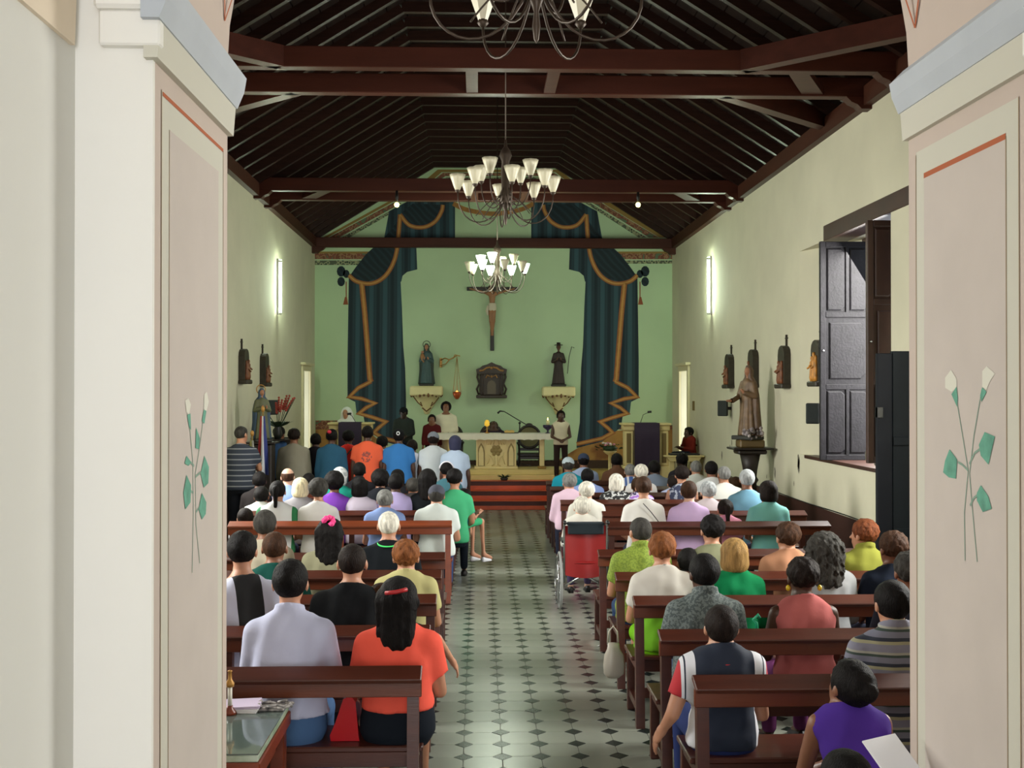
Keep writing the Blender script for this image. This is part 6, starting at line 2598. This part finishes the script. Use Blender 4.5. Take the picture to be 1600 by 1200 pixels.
P(1392, 834, 7.44 + SG, 'woman with swept brown hair in a navy top', shirt=(34, 42, 58), skin='m', hairc='brown', hair='puff', fem=True, g=1.1, seed=11, hy=14, side=2)
P(1002, 811, 8.43 + SG, 'man in a lime green checked shirt and jeans at the aisle end', shirt_m=m_lime, skin='l', hairc='salt', hair='crop', g=1.12, seed=12, collar=True, lowc=(40, 60, 92), hy=16, shoec=(24, 30, 34))
P(1076, 858, 8.43 + SG, 'child in black and white flowers between the lime shirt and the olive blouse', shirt_m=m_flor1, skin='l', hairc='black', hair='short', seed=13)
P(1114, 809, 8.43 + SG, 'woman with short black hair in an olive-grey blouse', shirt=(126, 128, 100), skin='l', hairc='black', hair='puff', fem=True, seed=14, hy=8, sleeve='short')
P(1232, 819, 8.43 + SG, 'woman with short brown hair in a peach ribbed top', shirt=(164, 118, 90), skin='l', hairc='brown', hair='puff', fem=True, g=1.12, seed=15, hy=12, sleeve='long')
P(1352, 815, 8.43 + SG, 'woman with red-brown hair in a yellow-green shirt near the screen', shirt=(122, 124, 50), skin='l', hairc='red', hair='puff', fem=True, seed=16, hy=38, collar=True)
# wheelchair and the row beside it
P(914, 779, 11.70, 'white-haired woman in white seated in the wheelchair', shirt=(216, 214, 204), skin='p', hairc='white', hair='puff', fem=True, seat=.49, lean=10, hp=-16, sleeve='long', X=1.12, lowc=(70, 60, 90))
P(912, 755, 12.75 + SG, 'white-haired woman in cream just ahead of the wheelchair', shirt=(214, 212, 200), skin='p', hairc='white', hair='puff', fem=True, lean=6, sleeve='short', lowc=(190, 50, 120), X=1.30)
P(1006, 748, 11.7 + SG, 'woman with a brown updo and a white top crossed by a bag strap', shirt=(218, 216, 210), skin='l', hairc='brown', hair='bun', fem=True, g=1.1, hy=-10)
P(1077, 750, 11.7 + SG, 'woman with short brown hair in a lavender top', shirt=(196, 168, 208), skin='p', hairc='brown', hair='short', fem=True, g=1.08, hy=-20)
P(1134, 779, 11.7 + SG, 'girl with a dark ponytail in a pink top', shirt=(226, 150, 176), skin='l', hairc='dark', hair='pony', fem=True)
P(1201, 752, 11.7 + SG, 'woman in a turquoise blouse with cap sleeves and a dark bob', shirt_m=m_batik, skin='l', hairc='dark', hair='bob', fem=True, g=1.1, hy=16)
P(1107, 752, 12.75 + SG, 'white-haired woman in a pale pink top behind the girl with the ponytail', shirt=(208, 196, 200), skin='p', hairc='silver', hair='puff', fem=True)
P(1168, 738, 12.75 + SG, 'person with blue-grey hair in a sky blue top', shirt=(120, 170, 196), skin='m', hairc='silver', hair='short', g=1.05)
P(890, 739, 14.1 + SG, 'grey-haired elder in pale pink at the aisle end', shirt=(206, 178, 194), skin='l', hairc='grey', hair='puff', fem=True, sleeve='long', g=1.1, hy=12)
P(963, 741, 14.1 + SG, 'white-haired woman in a black, white and lilac floral blouse', shirt_m=m_flor1, skin='p', hairc='white', hair='bob', fem=True)
P(997, 745, 14.1 + SG, 'person in a purple and white floral top behind the white top with strap', shirt_m=m_flor2, skin='l', hairc='brown', hair='short', fem=True, g=1.15)
P(1066, 732, 14.1 + SG, 'dark-haired woman in a navy floral dress', shirt_m=m_flor3, skin='l', hairc='dark', hair='puff', fem=True, sleeve='none')
P(1132, 728, 14.1 + SG, 'grey-haired man in a white and purple shirt by the right wall', shirt_m=m_bicol, skin='l', hairc='grey', hair='crop', g=1.15, hy=14)
P(918, 733, 15.1 + SG, 'dark-haired person in a pale blue and royal blue shirt', shirt=(130, 148, 196), skin='d', hairc='black', hair='short')
P(985, 724, 16.1 + SG, 'grey-haired man in a blue and white striped shirt', shirt_m=m_bluecheck, skin='l', hairc='grey', hair='crop', hy=-14)
P(1053, 745, 15.1 + SG, 'person in a pale lavender-blue shirt leaning on the pew', shirt=(172, 182, 214), skin='l', hairc='dark', hair='short')
P(1088, 722, 16.1 + SG, 'grey-haired man in a white patterned shirt behind the front rows', shirt=(196, 200, 192), skin='l', hairc='grey', hair='crop')
P(1112, 722, 15.1 + SG, 'dark-haired man in a white shirt beside the grey-haired man with an ear turned', shirt=(204, 206, 204), skin='m', hairc='black', hair='short')
P(888, 718, 16.1 + SG, 'person in a bright turquoise top with a silver cap', shirt=(30, 140, 160), skin='m', hairc='salt', hair='short', hat='cap', hatc=(170, 184, 190), face=0)
P(1002, 728, 15.1 + SG, 'white-haired person in white in front of the right lectern', shirt=(206, 204, 200), skin='p', hairc='white', hair='puff', fem=True)
P(1026, 718, 16.1 + SG, 'person in a slate blue top right of the lectern cloth', shirt=(112, 124, 140), skin='d', hairc='black', hair='short', g=1.1, side=-3)
P(1150, 745, 16.1 + SG, 'person in a beige top by the right wall, near the statue pedestal', shirt=(150, 130, 110), skin='m', hairc='brown', hair='short')
P(912, 711, 17.1 + SG, 'man in a light blue shirt and a navy cap in the front row', shirt=(150, 166, 196), skin='m', hairc='black', hair='short', hat='cap', hatc=(52, 62, 84))
P(964, 709, 17.1 + SG, 'person with black hair, brown jacket and magenta collar in the front row', shirt=(92, 64, 46), skin='d', hairc='black', hair='short', collar=True)
P(1066, 711, 17.1 + SG, 'person with black hair in dark clothes in front of the cream shelf table', shirt=(40, 38, 44), skin='k', hairc='black', hair='puff', fem=True)

# left block
P(452, 880, 5.57 + SG, 'man in a white long-sleeved shirt and jeans nearest the camera on the left', shirt=(186, 190, 214), skin='l', hairc='black', hair='short', sleeve='long', collar=True, g=1.12, seed=20, lowc=(70, 100, 140), hs=1.06, hem=.15)
P(622, 907, 5.57 + SG, 'woman in an orange-coral top with long dark hair tied by a red band', shirt=(230, 90, 72), skin='l', hairc='black', hair='long', fem=True, g=1.2, seed=21, hem=.17, low='shorts', lowc=(20, 26, 34), hy=-4, shoec=(40, 30, 28))
P(384, 834, 6.55 + SG, 'man leaning right in a black top with white raglan sleeves', shirt_m=m_rag, skin='l', hairc='black', hair='short', g=1.2, seed=22, sleeve='long', hy=-33, face=.6)
P(545, 853, 6.55 + SG, 'man with cropped hair in a large black shirt', shirt=(18, 20, 22), skin='l', hairc='dark', hair='crop', g=1.25, seed=23, side=1.5, hs=1.05)
P(596, 915, 6.6 + SG, 'brown-haired child leaning on the big black shirt, one arm on the pew end', shirt=(26, 26, 30), skin='l', hairc='brown', hair='bob', fem=True, seed=24, arms=('lap', 'rail'))
P(428, 833, 7.55 + SG, 'man with thinning brown hair in a dark green shirt', shirt=(14, 66, 58), skin='m', hairc='brown', hair='crop', g=1.05, seed=25)
P(634, 848, 7.55 + SG, 'person with short auburn hair in a pale yellow top', shirt=(178, 172, 120), skin='l', hairc='auburn', hair='puff', fem=True, g=1.1, seed=26)
P(413, 800, 8.58 + SG, 'grey-haired man in a beige shirt, left of the green shirt', shirt=(168, 160, 140), skin='m', hairc='salt', hair='short', seed=27)
P(515, 812, 8.58 + SG, 'woman with long black hair and a bright pink hair flower', shirt=(132, 130, 104), skin='l', hairc='black', hair='long', fem=True, g=1.05, seed=28)
P(607, 801, 8.58 + SG, 'white-haired man in a black shirt with a neon green collar line', shirt=(18, 22, 26), skin='l', hairc='white', hair='crop', g=1.15, seed=29, collar=False)
P(383, 794, 11.87 + SG, 'small child with dark hair peeping over the pew toned as if sunlit', shirt=(206, 206, 210), skin='l', hairc='dark', hair='short', hy=20)
P(433, 752, 11.87 + SG, 'woman with a sleek dark ponytail in a white shirt with green sides', shirt_m=m_green_side, skin='l', hairc='black', hair='pony', fem=True, g=1.15)
P(497, 752, 11.87 + SG, 'woman with dark highlighted curls in a white blouse', shirt=(216, 214, 212), skin='l', hairc='salt', hair='afro', fem=True, g=1.05, hs=.95)
P(601, 763, 11.87 + SG, 'woman with a grey patterned updo in a light blue blouse', shirt=(132, 156, 208), skin='l', hairc='grey', hair='bun', fem=True, g=1.1)
P(682, 762, 11.87 + SG, 'man with a grey flat cap in a white shirt at the pew end', shirt=(204, 212, 208), skin='l', hairc='salt', hair='short', hat='cap', hatc=(72, 74, 84), g=1.1, lowc=(50, 70, 110))
P(408, 760, 12.9 + SG, 'person with dark hair in a white shirt at the left end', shirt=(206, 212, 208), skin='m', hairc='black', hair='short', g=1.05)
P(469, 749, 12.9 + SG, 'woman with a cream-blond bob in grey', shirt=(140, 138, 142), skin='p', hairc='lblond', hair='bob', fem=True)
P(522, 741, 12.9 + SG, 'woman with voluminous black hair in a bright purple top', shirt=(128, 70, 184), skin='m', hairc='black', hair='afro', fem=True)
P(562, 745, 12.9 + SG, 'person with black hair in a pale pink-white blouse', shirt=(206, 196, 214), skin='m', hairc='black', hair='bob', fem=True, g=1.05)
P(618, 744, 12.9 + SG, 'person with black hair in a pale lavender shirt', shirt=(180, 168, 214), skin='d', hairc='black', hair='short')
P(668, 738, 12.9 + SG, 'woman with long black hair in a black top', shirt=(20, 24, 28), skin='l', hairc='black', hair='long', fem=True)
g_, _J = P(710, 737, 12.9 + SG, 'woman in a mint green polo at the aisle end holding a child', shirt=(70, 170, 120), skin='l', hairc='black', hair='puff', fem=True, low='trousers', lowc=(24, 30, 40), hy=-10)
P(722, 747, 12.95 + .40, 'toddler with green socks and white shoes sitting across a lap at the aisle', shirt=(70, 150, 190), skin='l', hairc='black', hair='short', seat=.64, H=1.10, face=-.75, shoec=(216, 218, 222), low='shorts', lowc=(60, 160, 110), X=-.2)
P(405, 741, 13.95 + SG, 'person with black hair in dark clothes below the flags', shirt=(34, 30, 30), skin='d', hairc='black', hair='short')
P(449, 733, 13.95 + SG, 'man with thin brown hair in a light blue shirt on the left', shirt=(130, 154, 200), skin='p', hairc='brown', hair='bald', g=1.05)
P(531, 733, 13.95 + SG, 'person with a light chequered headscarf in a teal top', shirt=(24, 124, 108), skin='m', hairc='black', hair='hood', fem=True, veilm=m_flor4)
P(561, 724, 15.0 + SG, 'person with short black hair and a white collar on a black top', shirt=(24, 24, 28), skin='k', hairc='black', hair='short', collar=True)
P(594, 735, 13.95 + SG, 'person with wide black hair below the orange shirt', shirt=(24, 26, 32), skin='m', hairc='black', hair='afro', fem=True)
P(621, 735, 15.0 + SG, 'person with black hair in black below the blue polo', shirt=(26, 26, 30), skin='d', hairc='black', hair='bob', fem=True)
P(645, 752, 13.95 + SG, 'salt-haired person bending over an open white booklet', shirt=(50, 46, 46), skin='m', hairc='salt', hair='puff', fem=True, arms='read', lean=8)
P(482, 742, 15.0 + SG, 'person with dark hair in black in the front left row', shirt=(40, 34, 38), skin='m', hairc='black', hair='short')
P(698, 723, 15.0 + SG, 'person with black hair and a pale headband in the front left row', shirt=(60, 100, 110), skin='m', hairc='black', hair='puff', fem=True)

# the standing group on the left, in front of the steps
def ST(px, yt, Y, lab, **kw):
    return P(px, yt, Y, lab, seated=False, **kw)


ST(376, 667, 15.6, 'standing man in a navy striped polo with folded arms at the left jamb', shirt_m=m_stripe2, skin='l', hairc='salt', hair='crop', arms='fold', lowc=(20, 22, 28), g=1.25, hy=-30)
ST(436, 668, 18.3, 'standing person with dark hair in a light blue shirt by the gladioli', shirt=(92, 132, 190), skin='m', hairc='black', hair='puff', hy=-25)
ST(459, 670, 17.3, 'standing person in a grey-beige jacket, second of the standing group', shirt=(142, 138, 122), skin='m', hairc='dark', hair='puff', sleeve='long', g=1.2, low='trousers', lowc=(60, 40, 60), hem=-.08)
ST(493, 677, 18.0, 'standing dark-haired person in black beside the grey-beige jacket', shirt=(30, 28, 36), skin='d', hairc='black', hair='short', sleeve='long', lowc=(30, 24, 36))
ST(518, 673, 17.2, 'standing woman in a teal denim shirt with a red hair clip', shirt=(44, 86, 112), skin='d', hairc='black', hair='bun', fem=True, sleeve='long', g=1.15, lowc=(26, 28, 36), hem=-.05)
ST(544, 674, 17.9, 'standing person in a red top with a dark bag strap', shirt=(226, 58, 50), skin='d', hairc='black', hair='puff', fem=True, sleeve='short', g=1.1, lowc=(30, 34, 50))
ST(574, 668, 17.2, 'standing boy in an orange shirt with a dark printed emblem on the back', shirt_m=m_print, skin='d', hairc='black', hair='short', g=1.1, lowc=(26, 34, 60))
ST(597, 681, 18.0, 'standing person in a white shirt between the orange shirt and the blue polo', shirt=(212, 218, 228), skin='m', hairc='black', hair='puff', fem=True, lowc=(40, 50, 80))
ST(623, 671, 17.2, 'standing man in a sky blue polo and a black cap with a small white emblem', shirt=(56, 118, 182), skin='d', hairc='black', hair='short', hat='cap', hatc=(18, 18, 20), g=1.15, lowc=(22, 22, 28))
ST(644, 688, 17.9, 'standing person in a bright white shirt and blue jeans behind the blue polo', shirt=(214, 218, 232), skin='m', hairc='dark', hair='short', sleeve='long', lowc=(30, 50, 110), g=1.05)
ST(677, 678, 17.3, 'standing man in a white pleated shirt and a grey cap', shirt=(206, 214, 218), skin='d', hairc='dark', hair='short', hat='cap', hatc=(120, 126, 134), lowc=(180, 186, 190), g=1.0, loose=True, hem=-.12)
ST(711, 680, 16.9, 'standing woman in pale blue with a navy headscarf at the aisle', shirt=(176, 194, 216), skin='d', hairc='black', hair='hood', fem=True, veilm=mat('scarf_navy', (40, 42, 70), .8), lowc=(176, 194, 216), low='skirt', loose=True, hem=-.15)

# people of the sanctuary (facing the congregation)
PL = .51
P(542, 637, 22.8, 'veiled woman in white reading at the left lectern', base=PL, seated=False, face=math.pi, shirt=(222, 224, 220), skin='l', hair='veil', veilm=mat('veil_white', (224, 228, 224), .8), fem=True, sleeve='long', arms='front', eyes=True, lowc=(200, 200, 196), low='skirt', hy=-14)
P(631, 638, 23.2, 'standing man in a dark grey top and dark cap before the left curtain', base=PL, seated=False, face=math.pi, shirt=(48, 54, 52), skin='k', hair='short', hat='cap', hatc=(24, 26, 30), sleeve='long', arms='front', eyes=True, g=1.1)
P(675, 648, 23.0, 'boy in a dark red shirt standing left of the cream robe', base=PL, seated=False, face=math.pi, shirt=(84, 28, 30), skin='m', hair='short', hairc='black', sleeve='long', eyes=True, lowc=(30, 26, 26))
P(697, 631, 23.2, 'person in a cream robe looking down behind the altar', base=PL, seated=False, face=math.pi, shirt=(222, 214, 190), skin='m', hair='afro', hairc='black', sleeve='long', arms='front', eyes=True, loose=True, dress=True, hp=-22, g=1.1, hs=.98)
P(771, 655, 23.55, 'bowed dark-haired person in dark purple seated behind the middle of the altar', base=PL, face=math.pi, shirt=(44, 30, 44), skin='d', hair='puff', hairc='dark', sleeve='long', lean=26, hp=-66, g=1.15, eyes=True, seat=.45)
P(876, 643, 22.1, 'boy server in a cream waistcoat and dark trousers at the right end of the altar', base=PL, X=None, seated=False, face=math.pi, shirt=(216, 206, 180), skin='d', hair='short', hairc='black', g=.88, sleeve='none', arms='front', eyes=True, lowc=(48, 36, 34), collar=True)
P(1078, 668, 22.3, 'seated person in a dark red top resting on an arm by the right wall', base=PL, face=math.radians(115), shirt=(110, 36, 26), skin='d', hair='short', hairc='black', sleeve='long', arms='read', eyes=True)

# accessories that belong to one person
def acc(personlab, name, mb, m, loc=(0, 0, 0)):
    for o in scn.objects:
        if o.get('label', '').startswith(personlab):
            return mb.build(name, m, o, loc)


def head_top(o):
    return max(v.co.z for v in o.data.vertices)


def find(lab):
    for o in COL.objects:
        if o.get('label', '').startswith(lab):
            return o


o = find('woman with long black hair and a bright pink')
h = head_top(o)
mb = MB()
for k in range(9):
    a = k * .7
    mb.sphere((.035 * math.cos(a), -.01 + .02 * math.sin(a * 2), h - .0 + .03 * math.sin(a)), .024, 8)
mb.build('hair_flower', mat('flower_hot_pink', (226, 60, 130), .7), o, (0, -.03, -.005))
o = find('woman in an orange-coral top')
h = head_top(o)
MB().tube([(-.055, -.107, h - .045), (-.03, -.122, h - .04), (0, -.128, h - .036), (.03, -.122, h - .03), (.055, -.107, h - .026)], .011, 8).build('hair_band', mat('band_red', (170, 30, 34), .5), o)
o = find('woman in a sleeveless coral pink top')
h = head_top(o)
for s in (-1, 1):
    MB().sphere((s * .098, .0, h - .17), .015, 8, 0, (1, 1, 1.3)).build('earring', mat('earring_yellow', (220, 190, 40), .3), o, (0, .02, 0))
o = find('white-haired man in a black shirt')
h = head_top(o)
MB().tube([(.085 * math.cos(a), -.015 + .085 * math.sin(a), h - .245 + .02 * math.sin(a)) for a in np.linspace(math.pi * .95, 2.05 * math.pi, 14)] + [(.12, .04, h - .3), (.135, .02, h - .36)], .007, 6).build('collar_line', mat('neon_green', (70, 220, 110), .6), o, (0, .02, 0))
o = find('woman with a brown updo and a white top')
h = head_top(o)
MB().tube([(-.03, -.12, h - .27), (.06, -.14, h - .37), (.16, -.13, h - .5)], .005, 6).build('bag_strap', mat('strap_dark', (50, 46, 50), .6), o)
o = find('standing man in a sky blue polo')
h = head_top(o)
MB().tube([(.022 * math.cos(a), -.118, h - .055 + .026 * math.sin(a)) for a in np.linspace(0, 6.28, 13)[:-1]], .007, 6, closed=True).build('cap_emblem', mat('emblem_white', (226, 226, 226), .6), o, (0, .008, 0))
o = find('standing woman in a teal denim')
h = head_top(o)
MB().sphere((-.02, -.09, h - .03), .03, 8, 0, (1.2, .7, 1)).build('hair_clip', mat('clip_red', (200, 40, 60), .5), o)
o = find('standing person in a red top')
h = head_top(o)
MB().tube([(.09, .0, h - .26), (.06, -.09, h - .3), (-.06, -.14, h - .45), (-.14, -.12, h - .6)], .012, 6).build('bag_strap', mat('strap_dark', (50, 46, 50), .6), o)
o = find('person with black hair and a pale headband')
h = head_top(o)
MB().tube([(.1 * math.cos(a), -.015, h - .1 + .12 * math.sin(a)) for a in np.linspace(.2, 2.94, 12)], .012, 6).build('headband', mat('strap_white', (206, 206, 214), .6), o)
o = find('woman with dark highlighted curls')
# open booklet read on the left
x, z = at_y(652, 785, 14.5)
t = empty('open_booklet', (x, 14.5, z))
tag(t, 'open white booklet held up on the left behind the light blue blouse', 'booklet')
for s in (-1, 1):
    MB().prism([(0, 0), (s * .16, .05), (s * .16, .055), (0, .006)], -.1, .1, 'xz').build('page', mat('paper_white', (222, 222, 224), .7), t)
# dark cloth over the wheelchair back
o = MB().box(-.2, .2, -.05, .05, 0, .035, ch=.014)
o.box(-.19, .19, -.052, -.02, -.09, .02, ch=.01)
q = o.build('folded_cloth', mat('cloth_dark_teal', (24, 36, 42), .9), None, (1.13, 11.48, .885))
tag(q, 'dark folded cloth laid over the top of the wheelchair back', 'cloth')

o = find('boy in a navy top')
h = head_top(o)
MB().tube([(.07 * math.cos(a), .0 + .072 * math.sin(a), h - .262 + .012 * math.sin(a)) for a in np.linspace(0, 6.283, 21)[:-1]], .011, 6, closed=True).build('collar_trim', mat('trim_red', (190, 40, 48), .8), o, (0, -.005, 0))
